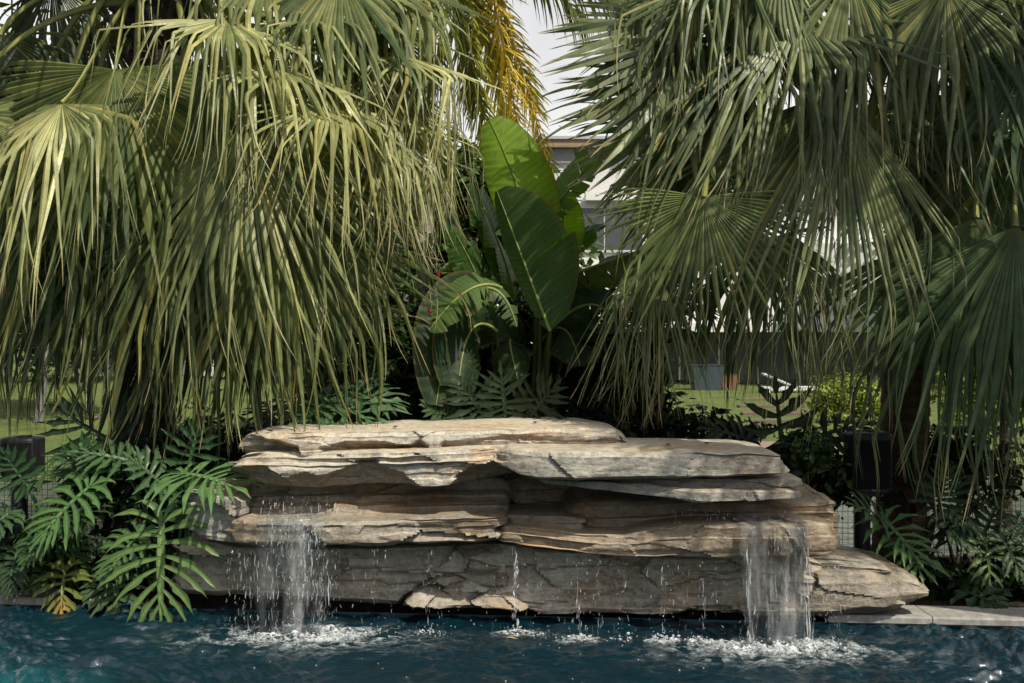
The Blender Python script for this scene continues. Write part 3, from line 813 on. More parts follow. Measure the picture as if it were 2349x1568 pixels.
def make_falls():
    rng = np.random.default_rng(5)
    # right: a wide clear curtain
    lipz = at(1770, 1208, 6.56)[2]
    xa, xb = at(1690, 0, 6.56)[0], at(1856, 0, 6.56)[0]
    root = empty('waterfall', (0.5 * (xa + xb), 6.5, 0), 'wide clear curtain of water falling off the brown slab at right', 'waterfall')
    make_sheet(root, xa, xb, 6.55, lipz, 0.10, 70, 7, lambda u, q: (0.9 if q < 0.25 else 0.75) * (0.5 + 0.6 * math.exp(-((u - 0.5) / 0.28)**2 - ((q - 0.66) / 0.2)**2) * 2.6 + (0.5 if q < 0.2 else 0)), M_fall, -0.06, 0.22)
    b = Buf()
    lip = lambda x: (6.54, lipz)
    streaks(b, rng, 160, lambda: rng.uniform(xa, xb), lip, 0.05, (-0.02, 0.2), 0.03, 0.0020, 0.012)
    streaks(b, rng, 60, lambda: xa + 0.03 + abs(rng.normal()) * 0.02, lip, 0.13, (0.1, 0.95), 0.07, 0.0028)
    streaks(b, rng, 60, lambda: xb - 0.02 - abs(rng.normal()) * 0.025, lip, 0.13, (0.1, 0.95), 0.07, 0.0028)
    streaks(b, rng, 50, lambda: rng.uniform(xa, xb), lip, 0.11, (0.3, 1.0), 0.05, 0.0016)
    streaks(b, rng, 200, lambda: rng.uniform(xa - .35, xb + .05), lambda x: (6.74, lipz + .06), 0.05, (-0.02, 0.08), 0.015, 0.0018, 0.02)
    o = b.build('streaks', M_drop, root); o['kind'] = 'stuff'
    # left: a broken white cascade
    lz = at(690, 1190, 6.8)[2]
    PX = lambda px: at(px, 0, 6.92)[0]
    xa, xb = PX(585), PX(770)
    xm = PX(690)
    root = empty('waterfall', (xm, 6.95, 0), 'broken white cascade splashing over the wet stepped slab at left', 'waterfall')
    make_sheet(root, xa, xb, 6.77, lz, 0.08, 70, 17, lambda u, q: 1.1 * math.exp(-((u - .52) / .28)**2) * (0.9 if q > .3 else .5 + q), M_fall_l, 0.10, 0.20)
    b = Buf()
    lip = lambda x: (6.75, lz)
    G_ = lambda px, sd: PX(px + sd * rng.normal())
    pick = lambda L_: L_[rng.integers(len(L_))]
    streaks(b, rng, 260, lambda: G_(pick([640, 670, 690, 700, 715, 730]), 24), lip, 0.03, (-0.06, 0.2), 0.018, 0.0022, 0.025)
    streaks(b, rng, 270, lambda: G_(pick([655, 668, 690, 705, 712, 722, 735]), 13), lip, 0.07, (0.05, 0.65), 0.028, 0.0022, 0.02)
    streaks(b, rng, 200, lambda: G_(pick([575, 600, 650, 735, 745, 755, 765]), 14), lip, 0.11, (0.22, 0.97), 0.032, 0.0018, 0.03)
    streaks(b, rng, 110, lambda: rng.uniform(PX(545), PX(790)), lip, 0.12, (0.3, 1.0), 0.03, 0.0018, 0.04)
    streaks(b, rng, 160, lambda: rng.uniform(PX(590), PX(770)), lambda x: (7.0, lz + 0.08), 0.12, (-0.05, 0.16), 0.018, 0.0022, 0.03)
    o = b.build('streaks', M_drop, root); o['kind'] = 'stuff'
    # drips between the two falls
    drips = [(1183, 1250, 6.83, 26, 'thin clear trickle falling from the left tip of the brown slab', 0.006), (1325, 1280, 6.70, 12, 'fine broken drip line left of centre under the brown slab', 0.003), (1372, 1280, 6.68, 8, 'short slanting drip under the brown slab beside the fine drip line', 0.003), (1520, 1290, 6.64, 12, 'thin drip line falling mid way under the brown slab', 0.003), (1610, 1290, 6.62, 10, 'scattered drips close to the wide right curtain', 0.003), (1905, 1285, 6.58, 60, 'spray of drips off the right corner of the brown slab', 0.0025), (985, 1255, 6.80, 8, 'little drip over the pale broken facet of the bottom slab', 0.003), (860, 1255, 6.80, 8, 'faint drip right of the left cascade', 0.0025)]
    for px, py, Y, n, lab, r in drips:
        p = at(px, py, Y)
        b = Buf()
        sp = 0.05 if n > 50 else 0.010
        streaks(b, rng, n * 2, lambda: p[0] + rng.normal() * sp, lambda x: (Y - 0.02, p[2]), 0.05, (0.0, 1.0), 0.026 if n < 50 else 0.02, r * .85, 0.010)
        o = b.build('drip', M_drop, offset=(p[0], Y, 0)); tag(o, lab, 'drip', 'drips falling between the waterfalls')
        if n > 50 or n < 13: o['kind'] = 'stuff'
    # drips all along the lips: nobody could count them
    b = Buf()
    streaks(b, rng, 330, lambda: rng.uniform(-0.02, 1.75), lambda x: (6.80 - 0.14 * x, at(1500, 1285, 6.66)[2]), 0.05, (0.0, 1.0), 0.018, 0.0016, 0.02)
    streaks(b, rng, 160, lambda: rng.uniform(-1.7, -0.05), lambda x: (6.78, at(800, 1255, 6.8)[2]), 0.05, (0.0, 1.0), 0.018, 0.0016, 0.02)
    tag(b.build('water_drops', M_drop), 'fine falling drops along both slab lips', None, kind='stuff')
    # foam
    b = Buf()
    foam_patch(b, rng, at(690, 0, 6.75)[0], 6.74, 0.36, 0.15, 800, 0.0032)
    foam_patch(b, rng, at(1790, 0, 6.46)[0], 6.44, 0.36, 0.14, 800, 0.0032)
    for px, Y, n in ((1183, 6.78, 90), (1325, 6.64, 100), (1240, 6.72, 50), (1520, 6.6, 150), (1600, 6.56, 110), (985, 6.74, 70), (860, 6.74, 60), (1900, 6.5, 90), (1440, 6.62, 60)):
        foam_patch(b, rng, at(px, 0, Y)[0], Y, 0.13, 0.06, n, 0.003)
    n = 240
    x = rng.uniform(-2.0, 2.2, n); y = edge_y(x) - 0.12 - np.abs(rng.normal(size=n)) * 0.45
    balls(b, np.stack([x, y, np.full(n, 0.003)], -1), 0.0024 * rng.lognormal(0, 0.4, n))
    tag(b.build('foam_bubbles', M_foam), 'white bubbles scattered where the water lands', None, kind='stuff')
    b = Buf()
    foam_skin(b, rng, at(690, 0, 6.75)[0], 6.72, 0.46, 0.22, 0.04, 110)
    foam_skin(b, rng, at(1790, 0, 6.46)[0], 6.42, 0.48, 0.20, 0.045, 110)
    for px, Y in ((1183, 6.78), (1325, 6.64), (1520, 6.6), (1600, 6.56), (1900, 6.5)):
        foam_skin(b, rng, at(px, 0, Y)[0], Y - .03, 0.14, 0.07, 0.02, 36)
    n0 = len(b.c)
    foam_skin(b, rng, at(690, 0, 6.75)[0], 6.62, 0.75, 0.30, 0.012, 110)
    foam_skin(b, rng, at(1790, 0, 6.46)[0], 6.34, 0.75, 0.28, 0.012, 110)
    for k in range(n0, len(b.c)): b.c[k] = b.c[k] * 0.45
    tag(b.build('foam', foam_skin_mat()), 'churned white foam on the pool at the feet of the falls', None, kind='stuff')


make_falls()

# ------------------------------------------------------------------ leaves
def rot_about(v, k, ang):
    c, s = np.cos(ang)[..., None], np.sin(ang)[..., None]
    return v * c + np.cross(k, v) * s + k * dot(k, v) * (1 - c)


def fan_blade(buf, hub, A, Nn, Ln, rng, nseg=60, spread=2.25, droop=0.5, kink=(0.46, 0.12), sharp=0.024, fold=0.35, fused=0.42, c0=(0.09, 0.13, 0.04), c1=(0.2, 0.21, 0.07), hang=0.9, tipc=(0.36, 0.29, 0.15)):
    A = nrm(A); Nn = nrm(Nn - A * np.dot(A, Nn)); Lat = np.cross(Nn, A)
    ns = 17; Ln = Ln * 0.9
    th = np.linspace(-spread, spread, nseg)
    dth = th[1] - th[0]
    d0 = np.cos(th)[:, None] * A + np.sin(th)[:, None] * Lat - fold * (np.abs(np.sin(th)) + 0.25)[:, None] * Nn
    d0 = nrm(d0)
    side0 = nrm(-np.sin(th)[:, None] * A + np.cos(th)[:, None] * Lat)
    ln = Ln * (0.62 + 0.38 * np.cos(th / 2)**1.2) * rng.uniform(0.86, 1.1, nseg)
    up = np.clip(-d0[:, 2] * 0 + 1, 0, 1)
    kk = rng.normal(kink[0], kink[1], nseg)
    # neighbours tend to break together
    kk = 0.5 * kk + 0.5 * np.convolve(np.pad(kk, 3, mode='edge'), np.ones(7) / 7, 'valid')
    stiff = rng.random(nseg) < 0.12
    kk[stiff] += 0.3
    sh = sharp * rng.lognormal(0, 0.6, nseg)
    lean = rng.normal(0, 0.16); hang = hang * rng.uniform(0.82, 1.0)
    G = np.stack([lean + rng.normal(0, 0.15, nseg), rng.normal(-0.05, 0.14, nseg), -np.ones(nseg)], -1) + 0.14 * d0 * np.array([1, 1, 0])
    G = nrm(G)
    s = np.linspace(0, 1, ns)
    tw = rng.normal(0, 0.8, nseg)
    sf = fused * rng.uniform(0.85, 1.15, nseg)
    sb = rng.uniform(0.68, 0.88, nseg)
    gap = rng.uniform(0.01, 0.07, nseg) * Ln
    curl = rng.normal(0, 0.8, (nseg, 3)) * np.array([1, 1, 0.3])
    V = np.zeros((nseg, ns, 4, 3)); C = np.zeros((nseg, ns, 4, 3))
    pos = np.tile(np.asarray(hub, float), (nseg, 1))
    segr = rng.random(nseg)[:, None]
    base = np.asarray(c0) + (np.asarray(c1) - np.asarray(c0)) * segr
    base = base * rng.uniform(0.8, 1.2, (nseg, 1))
    tips = rng.random(nseg)[:, None] < 0.7
    yel = rng.random(nseg)[:, None] < 0.05
    base = np.where(yel, np.array((0.34, 0.27, 0.07)) * 0.5 + base * 0.6, base)
    hwf = sf * ln * dth / 2
    for j in range(ns):
        sj = s[j]
        w = droop * 0.45 * sj**1.3 + hang * 1 / (1 + np.exp(-(sj - kk) / sh))
        w = np.clip(w, 0, 1)[:, None]
        d = nrm((1 - w) * d0 + w * G + 0.22 * curl * max(0, sj - 0.78) / 0.22)
        if j: pos = pos + d * (ln / (ns - 1))[:, None]
        sd = side0 - d * dot(side0, d); sd = nrm(sd)
        sd = rot_about(sd, d, tw * np.clip((sj - sf) / (1 - sf), 0, 1))
        nn = np.cross(d, sd)
        hw = np.where(sj < sf, sj * ln * dth / 2 * 1.03, hwf * np.clip(1 - (sj - sf) / (1 - sf), 0, 1)**0.85 + 0.0008)[:, None]
        g = (np.clip(sj - sb, 0, 1) * gap)[:, None]
        V[:, j, 0] = pos - sd * (hw + g) - nn * hw * 0.25
        V[:, j, 1] = pos - sd * g + nn * hw * 0.45
        V[:, j, 2] = pos + sd * g + nn * hw * 0.45
        V[:, j, 3] = pos + sd * (hw + g) - nn * hw * 0.25
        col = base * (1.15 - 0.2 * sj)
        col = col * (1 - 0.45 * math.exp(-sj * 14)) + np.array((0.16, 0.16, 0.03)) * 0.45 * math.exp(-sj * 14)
        t = np.clip((sj - 0.84) / 0.14, 0, 1) * tips
        col = col * (1 - t) + np.array(tipc) * t
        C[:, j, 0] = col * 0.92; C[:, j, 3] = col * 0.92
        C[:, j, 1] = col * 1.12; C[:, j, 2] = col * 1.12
    f = []
    q = gridf(ns, 4).reshape(ns - 1, 3, 4)
    two = np.concatenate([q[:, 0], q[:, 2]])
    f = (two[None] + (np.arange(nseg) * ns * 4)[:, None, None]).reshape(-1, 4)
    buf.add(V, f, C)


def petiole(parent, p0, hub, A, up, rng, col=(0.2, 0.21, 0.05), r=(0.03, 0.013)):
    d = np.linalg.norm(hub - p0)
    out = nrm((hub - p0) * np.array([1, 1, 0]) + np.array([0, 0, up * d]))
    path = hermite(p0, out * d * 1.1, hub, nrm(A) * d * 0.9, 18)
    rr = np.linspace(r[0], r[1], 18); rr[-2] *= 1.15; rr[-1] *= 1.6
    cc = np.linspace(0, 1, 18)[:, None] * (np.array(col) * 1.15) + (1 - np.linspace(0, 1, 18))[:, None] * (np.array(col) * 0.55)
    b = Buf(); tube(b, path, rr, 7, cc, 0.55)
    return b.build('petiole', M_pet, parent)


def dirv(ang, tow):
    a = math.radians(ang); c = math.sqrt(max(0, 1 - tow * tow))
    return np.array([math.cos(a) * c, -tow, math.sin(a) * c])


def palm_frond(root, crown, spec, rng, material, c0, c1, nseg=44):
    px, py, Y, ang, tow, Ln = spec[:6]
    o = spec[6] if len(spec) > 6 else {}
    hub = at(px, py, Y); A = dirv(ang, tow)
    Nn = np.array([0.1 * rng.normal(), -0.75, 0.65]) if o.get('n') is None else np.array(o['n'], float)
    if abs(np.dot(nrm(Nn), A)) > 0.9: Nn = np.array([0, -1, 0.05])
    b = Buf()
    fan_blade(b, hub, A, Nn, Ln, rng, o.get('nseg', nseg), o.get('spread', 2.1), o.get('droop', 0.5), o.get('kink', (0.44, 0.17)), o.get('sharp', 0.024), o.get('fold', 0.3), o.get('fused', 0.42), o.get('c0', c0), o.get('c1', c1), o.get('hang', 0.92))
    fr = b.build('frond', material, root)
    p0 = crown + np.array([rng.normal() * 0.07, rng.normal() * 0.07, rng.uniform(-0.25, 0.15)])
    petiole(fr, p0, hub, A, o.get('up', 0.35), rng)
    return fr


def palm_trunk(root, base, top, r0, r1, seed, c=(0.09, 0.07, 0.05), rings=True, boots=True, material=None):
    n = 150; ns = 28
    base = np.asarray(base); top = np.asarray(top)
    t = np.linspace(0, 1, n)
    mid = 0.5 * (base + top) + np.array([0.06, 0.0, 0])
    path = bez(base, mid, top, n)
    H = top[2] - base[2]
    V = np.zeros((n, ns, 3)); C = np.zeros((n, ns, 3))
    for i in range(n):
        for j in range(ns):
            th = 2 * PI * j / ns
            z = t[i] * H
            rr = r0 + (r1 - r0) * t[i] + 0.06 * math.exp(-z * 5)
            ph = (z * 22 + 0.35 * nz(math.cos(th) * 2, math.sin(th) * 2, z * 3 + seed)) % 1.0
            rr += (0.012 * (1 - ph) if rings else 0.002 * (1 - ph)) + 0.010 * nz(math.cos(th) * 4, math.sin(th) * 4, z * 10 + seed)
            V[i, j] = path[i] + np.array([math.cos(th) * rr, math.sin(th) * rr, 0])
            k = 0.6 + 0.8 * (1 - ph) * (0.7 + 0.6 * nz(math.cos(th) * 6, math.sin(th) * 6, z * 20))
            C[i, j] = np.array(c) * k
    b = Buf(); b.add(V, gridf(n, ns, True)[:, ::-1], C)
    tr = b.build('trunk', material or M_trunk, root)
    if boots:
        rng = np.random.default_rng(seed)
        b = Buf()
        for k in range(34):
            a = rng.uniform(0, 2 * PI); z = top[2] - rng.uniform(-0.1, 0.75)
            o = np.array([math.cos(a), math.sin(a), 0])
            p0 = np.array([top[0], top[1], z]) + o * r1 * 0.6
            l = rng.uniform(0.18, 0.42)
            path = hermite(p0, (o * 0.5 + np.array([0, 0, 0.6])) * l, p0 + o * l * 0.75 + np.array([0, 0, l * 0.7]), (o + np.array([0, 0, .3])) * l, 7)
            tube(b, path, np.linspace(0.055, 0.022, 7), 6, np.array((0.06, 0.045, 0.035)) * rng.uniform(0.5, 1.3), 0.5)
        # loose fibre round the leaf bases
        n = 260
        a = rng.uniform(0, 2 * PI, n)
        o = np.stack([np.cos(a), np.sin(a), np.zeros(n)], -1)
        p = np.array([top[0], top[1], top[2]]) + o * r1 * 0.9 + np.stack([np.zeros(n), np.zeros(n), -rng.uniform(-0.1, 0.8, n)], -1)
        strips(b, p, nrm(o + rng.normal(0, 0.5, (n, 3))), nrm(rng.normal(0, 1, (n, 3))), rng.uniform(0.12, 0.4, n), rng.uniform(0.0015, 0.004, n), rng, np.array((0.10, 0.075, 0.05)), grav=0.8)
        b.build('leaf_bases', M_trunk, root)
    return tr


def strips(buf, P0, d0, side0, ln, hw, rng, col, grav=0.7, ns=7, shape=None, vfold=0.3, cvar=0.25, gdir=None, tip=None, power=1.4):
    """many narrow leaves in one go; three vertices across"""
    n = len(P0); d0 = nrm(d0)
    s = np.linspace(0, 1, ns)
    if shape is None: shape = lambda q: (min(1, q / 0.15) * 0.8 + 0.2) * (1 - q)**0.7
    V = np.zeros((n, ns, 3, 3)); C = np.zeros((n, ns, 3, 3))
    pos = np.array(P0, float)
    base = np.broadcast_to(np.asarray(col, float), (n, 3)) * (1 + cvar * rng.normal(size=(n, 1)).clip(-2, 2))
    base = base.clip(0.004, 1)
    g = np.array([0, 0, -1.0]) if gdir is None else gdir
    gr = np.broadcast_to(np.asarray(grav, float), (n,))
    for j in range(ns):
        w = (gr * s[j]**power).clip(0, 1)[:, None]
        d = nrm((1 - w) * d0 + w * g)
        if j: pos = pos + d * (ln / (ns - 1))[:, None]
        sd = nrm(side0 - d * dot(side0, d)); nn = np.cross(d, sd)
        h = (hw * shape(s[j]) + 0.0004)[:, None]
        V[:, j, 0] = pos - sd * h + nn * h * vfold
        V[:, j, 1] = pos
        V[:, j, 2] = pos + sd * h + nn * h * vfold
        c = base if tip is None else base * (1 - max(0, (s[j] - 0.6) / 0.4)) + np.asarray(tip) * max(0, (s[j] - 0.6) / 0.4)
        C[:, j] = c[:, None]
    f = (gridf(ns, 3)[None] + (np.arange(n) * ns * 3)[:, None, None]).reshape(-1, 4)
    buf.add(V, f, C)


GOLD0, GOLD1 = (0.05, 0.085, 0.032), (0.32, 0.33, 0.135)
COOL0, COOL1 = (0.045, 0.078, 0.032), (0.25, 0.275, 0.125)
DARK0, DARK1 = (0.03, 0.055, 0.022), (0.07, 0.10, 0.04)  # frond tones carry the sunlit and shaded look in the leaf colour


def make_left_palm():
    rng = np.random.default_rng(21)
    crown = at(375, -40, 8.05); base = np.array([at(305, 0, 8.05)[0], 8.05, 0.06])
    root = empty('fan_palm', base, 'sunlit yellow green fan palm with thick dark trunk filling the left half', 'palm tree', 'fan palms behind the waterfall')
    palm_trunk(root, base, crown, 0.22, 0.19, 3, (0.035, 0.028, 0.022))
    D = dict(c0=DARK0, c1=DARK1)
    K = dict(kink=(.36, .13), sharp=.014, droop=.12, fold=.12, n=(0.05, -0.25, 1.0), spread=1.9, fused=.32, c0=(.11, .14, .05), c1=(.44, .43, .20))
    fr = [
        (265, 160, 7.35, -88, .28, 1.75, dict(spread=1.9, kink=(.75, .1), droop=.3, c0=(.06, .095, .03), c1=(.17, .19, .065), up=.5, fused=.5)),
        (142, 238, 7.15, -120, .55, 1.6, dict(K, kink=(.33, .1), n=(-.1, -.35, 1.0), spread=1.7, nseg=44)),
        (522, 45, 7.25, -35, .65, 1.5, K),
        (565, 300, 7.15, -86, .35, 1.75, dict(spread=1.5, kink=(.62, .12))),
        (720, 40, 7.5, -10, .5, 1.35, K),
        (760, 230, 7.2, -30, .55, 1.45, K),
        (640, 470, 7.3, -82, .25, 1.75, dict(kink=(.7, .15), c0=(.07, .10, .03), c1=(.16, .18, .06))),
        (420, 430, 7.4, -96, .25, 1.7, dict(kink=(.7, .15), c0=(.06, .09, .03), c1=(.15, .17, .06))),
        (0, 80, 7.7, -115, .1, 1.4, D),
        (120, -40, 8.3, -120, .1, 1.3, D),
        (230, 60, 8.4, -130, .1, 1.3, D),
        (890, 320, 7.4, -40, .5, 1.05, K),
        (930, 130, 7.5, -25, .5, 1.2, K),
        (960, 330, 7.6, -40, .4, .7, K),
        (470, 170, 7.5, -100, .2, 1.5),
        (800, 120, 7.5, -32, .25, 1.15),
        (90, 430, 7.5, -105, .2, 1.65, dict(c0=(.05, .08, .03), c1=(.14, .16, .06))),
        (300, 540, 7.6, -90, .2, 1.6, dict(c0=(.05, .08, .03), c1=(.12, .14, .05))),
        (700, 430, 7.5, -80, .3, 1.2),
        (520, 620, 7.5, -90, .25, 1.3, dict(c0=(.05, .08, .03), c1=(.12, .15, .05))),
        (880, 60, 7.8, -25, .1, .95),
        (-60, 260, 7.4, -75, .25, 1.6),
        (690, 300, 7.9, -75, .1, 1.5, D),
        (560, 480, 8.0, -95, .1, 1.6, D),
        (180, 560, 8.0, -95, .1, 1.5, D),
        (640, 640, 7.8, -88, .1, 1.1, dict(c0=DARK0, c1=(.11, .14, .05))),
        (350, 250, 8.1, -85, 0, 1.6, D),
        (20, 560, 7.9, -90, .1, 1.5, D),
        (930, 240, 7.7, -40, .4, 1.1, K),
        (640, 150, 7.2, -30, .62, 1.5, K),
        (620, -90, 7.5, -70, .5, 1.5, K),
        (780, -60, 7.3, -55, .4, 1.35, dict(kink=(.4, .12))),
        (880, -40, 7.6, -35, .3, 1.1),
        (680, 520, 7.4, -82, .3, 1.2, dict(kink=(.7, .2), c0=(.06, .09, .03), c1=(.15, .18, .06))),
        (480, 620, 7.75, -100, .2, 1.5, D),
    ]
    for s in fr: palm_frond(root, crown, s, rng, M_fan_a, GOLD0, GOLD1, 56)
    # the rest of the crown above the frame
    for k in range(11):
        a = rng.uniform(0, 2 * PI); e = rng.uniform(0.65, 1.3)
        d = np.array([math.cos(a) * math.cos(e), math.sin(a) * math.cos(e), math.sin(e)])
        hub = crown + d * rng.uniform(0.9, 1.3)
        b = Buf(); fan_blade(b, hub, nrm(d + np.array([0, 0, -0.35])), np.array([0, 0, 1.0]), rng.uniform(1.2, 1.5), rng, 40, 2.2, 0.5, (0.55, 0.1), 0.06, 0.3, 0.42, GOLD0, GOLD1)
        f = b.build('frond', M_fan_a, root); petiole(f, crown, hub, d, 0.8, rng)


def make_right_palm():
    rng = np.random.default_rng(33)
    crown = at(2095, -130, 8.2); base = np.array([at(2060, 0, 8.2)[0], 8.2, 0.06])
    root = empty('fan_palm', base, 'shaded grey green fan palm with ringed brown trunk filling the right half', 'palm tree', 'fan palms behind the waterfall')
    palm_trunk(root, base, crown, 0.165, 0.16, 9, (0.11, 0.075, 0.045))
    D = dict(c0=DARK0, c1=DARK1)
    K = dict(kink=(.36, .13), sharp=.016, droop=.15, fold=.15, n=(0.0, -0.3, 1.0), spread=1.9, fused=.34)
    fr = [
        (1925, 205, 7.0, -110, .33, 1.9, dict(spread=1.05, kink=(.75, .15), droop=.25, fused=.45, up=.3)),
        (2170, -30, 7.0, -90, .30, 1.5, dict(kink=(.42, .12))),
        (1615, 452, 6.95, -96, .15, 1.0, dict(spread=1.75, kink=(.85, .2), droop=.25, fold=.12, up=.2, nseg=46, fused=.45, c0=(.09, .13, .045), c1=(.24, .28, .10))),
        (1740, 115, 7.4, -140, .55, 1.7, K),
        (1600, 95, 7.6, -168, .1, 1.2, dict(nseg=32, fused=.55, hang=.12, droop=.12, fold=.1)),
        (1590, 180, 7.6, -162, .15, 1.2, dict(nseg=32, fused=.55, hang=.12, droop=.12, fold=.1)),
        (1540, 50, 7.8, -172, .05, 1.0, dict(nseg=32, fused=.55, hang=.12, droop=.12, fold=.1)),
        (1720, 290, 7.9, -120, .3, 1.3, K),
        (1570, 280, 7.75, -158, .1, 1.0, dict(nseg=32, fused=.55, hang=.12, droop=.12, fold=.1)),
        (2010, 260, 7.5, -95, .3, 1.2, K),
        (1830, 40, 7.2, -120, .55, 1.7, K),
        (1500, 600, 7.4, -105, .3, 1.15, dict(kink=(.36, .15), droop=.7, spread=.85, nseg=40, fused=.3)),
        (1560, 540, 7.5, -112, .28, 1.4, dict(kink=(.42, .15), droop=.7, spread=.8, nseg=38, fused=.32)),
        (1580, 390, 7.9, -115, .15, .9, dict(kink=(.8, .15))),
        (1730, 560, 7.9, -100, .1, 1.3, D),
        (1690, 250, 8.1, -115, .1, 1.1, D),
        (1660, -60, 7.4, -150, .5, 1.4, K),
        (1600, -30, 7.5, -135, .3, 1.15),
        (1950, -60, 7.1, -95, .32, 1.5, dict(kink=(.4, .12))),
        (1790, -90, 7.2, -100, .32, 1.5, dict(kink=(.4, .12))),
        (1820, 540, 7.3, -95, .3, 1.3, dict(kink=(.45, .15), droop=.6, spread=1.0, fused=.3)),
        (2190, 230, 7.9, -85, .15, 1.1, D),
    ]
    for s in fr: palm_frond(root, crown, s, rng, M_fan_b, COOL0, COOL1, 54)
    for k in range(13):
        a = rng.uniform(0, 2 * PI); e = rng.uniform(0.65, 1.3)
        d = np.array([math.cos(a) * math.cos(e), math.sin(a) * math.cos(e), math.sin(e)])
        hub = crown + d * rng.uniform(0.9, 1.35)
        b = Buf(); fan_blade(b, hub, nrm(d + np.array([0, 0, -0.35])), np.array([0, 0, 1.0]), rng.uniform(1.2, 1.5), rng, 40, 2.2, 0.5, (0.55, 0.1), 0.06, 0.3, 0.42, COOL0, COOL1)
        f = b.build('frond', M_fan_b, root); petiole(f, crown, hub, d, 0.8, rng)


def make_edge_palm():
    rng = np.random.default_rng(44)
    crown = at(2520, -10, 7.9); base = np.array([at(2520, 0, 7.9)[0], 7.9, 0.06])
    root = empty('fan_palm', base, 'fan palm at the right edge whose dark green fronds droop in front of the fence', 'palm tree', 'fan palms behind the waterfall')
    palm_trunk(root, base, crown, 0.17, 0.16, 15, (0.10, 0.07, 0.045))
    fr = [
        (2350, 135, 7.0, -105, .30, 1.35, dict(kink=(.45, .12))),
        (2240, 500, 7.1, -91, .22, 2.05, dict(spread=1.25, kink=(.7, .15), droop=.35)),
        (2330, 520, 7.0, -92, .25, 1.9, dict(spread=1.2, kink=(.5, .15), droop=.4)),
        (2335, 330, 7.5, -90, .2, 1.55),
        (2410, 540, 7.4, -95, .2, 1.6),
        (2285, 30, 7.9, -140, .1, 1.2, dict(c0=DARK0, c1=DARK1)),
        (2320, 640, 7.7, -92, .2, 1.35, dict(c0=DARK0, c1=(.08, .12, .05))),
        (2420, -60, 7.2, -100, .3, 1.5),
    ]
    for s in fr: palm_frond(root, crown, s, rng, M_fan_b, (0.04, 0.075, 0.03), (0.11, 0.155, 0.07))
    for k in range(12):
        a = rng.uniform(0, 2 * PI); e = rng.uniform(0.65, 1.3)
        d = np.array([math.cos(a) * math.cos(e), math.sin(a) * math.cos(e), math.sin(e)])
        hub = crown + d * rng.uniform(0.9, 1.35)
        b = Buf(); fan_blade(b, hub, nrm(d + np.array([0, 0, -0.35])), np.array([0, 0, 1.0]), rng.uniform(1.2, 1.5), rng, 40, 2.2, 0.5, (0.55, 0.1), 0.06, 0.3, 0.42, COOL0, COOL1)
        f = b.build('frond', M_fan_b, root); petiole(f, crown, hub, d, 0.8, rng)



def make_shade_palm():  # unseen palm, added to throw dappled shade over the right half
    rng = np.random.default_rng(55)
    crown = np.array([4.3, 4.7, 5.1]); base = np.array([5.9, 5.4, 0.0])
    root = empty('fan_palm', base, 'unseen leaning fan palm right of the pool, added to shade the right half', 'palm tree', 'fan palms behind the waterfall')
    palm_trunk(root, base, crown, 0.17, 0.16, 19, (0.10, 0.07, 0.045))
    for k in range(12):
        a = k * 2.4; e = rng.uniform(-0.15, 1.2)
        d = np.array([math.cos(a) * math.cos(e), math.sin(a) * math.cos(e), math.sin(e)])
        hub = crown + d * rng.uniform(0.8, 1.4)
        b = Buf(); fan_blade(b, hub, nrm(d + np.array([0, 0, -0.3])), np.array([0, 0, 1.0]), rng.uniform(1.1, 1.4), rng, 44, 2.2, 0.35, (0.75, 0.1), 0.06, 0.2, 0.42, COOL0, COOL1)
        f = b.build('frond', M_fan_b, root); petiole(f, crown, hub, d, 0.8, rng)


make_left_palm(); make_right_palm(); make_edge_palm(); make_shade_palm()


# ---- feather palms
def feather(root, p0, t0, p1, t1, nl, ll, lw, rng, col, tipc=None, name='frond', rach=(0.25, 0.2, 0.06), grav=0.75, wid=0.9):
    path = hermite(np.asarray(p0), np.asarray(t0), np.asarray(p1), np.asarray(t1), 60)
    tg = nrm(np.gradient(path, axis=0))
    b = Buf()
    u = np.linspace(0.12, 1.0, nl)
    idx = (u * 59).astype(int)
    for sgn in (-1, 1):
        P = path[idx] + rng.normal(0, 0.004, (nl, 3)); T = tg[idx]
        S0 = nrm(np.cross(T, np.array([0, 0.2, 1.0]))) * sgn
        fwd = np.linspace(0.25, 0.9, nl)[:, None]
        d = nrm(S0 * wid + T * fwd + rng.normal(0, 0.13, (nl, 3)))
        l = ll * (0.35 + 0.65 * np.sin(PI * (0.12 + 0.80 * u))) * rng.uniform(0.85, 1.1, nl)
        strips(b, P, d, nrm(np.cross(d, np.array([0, -1, 0.4]))), l, np.full(nl, lw), rng, col, grav, 8, None, 0.3, 0.25, None, tipc)
    f = b.build(name, M_feather, root)
    b = Buf(); tube(b, path, np.linspace(0.016, 0.003, 60), 6, rach)
    b.build('rachis', M_pet, f)
    return f


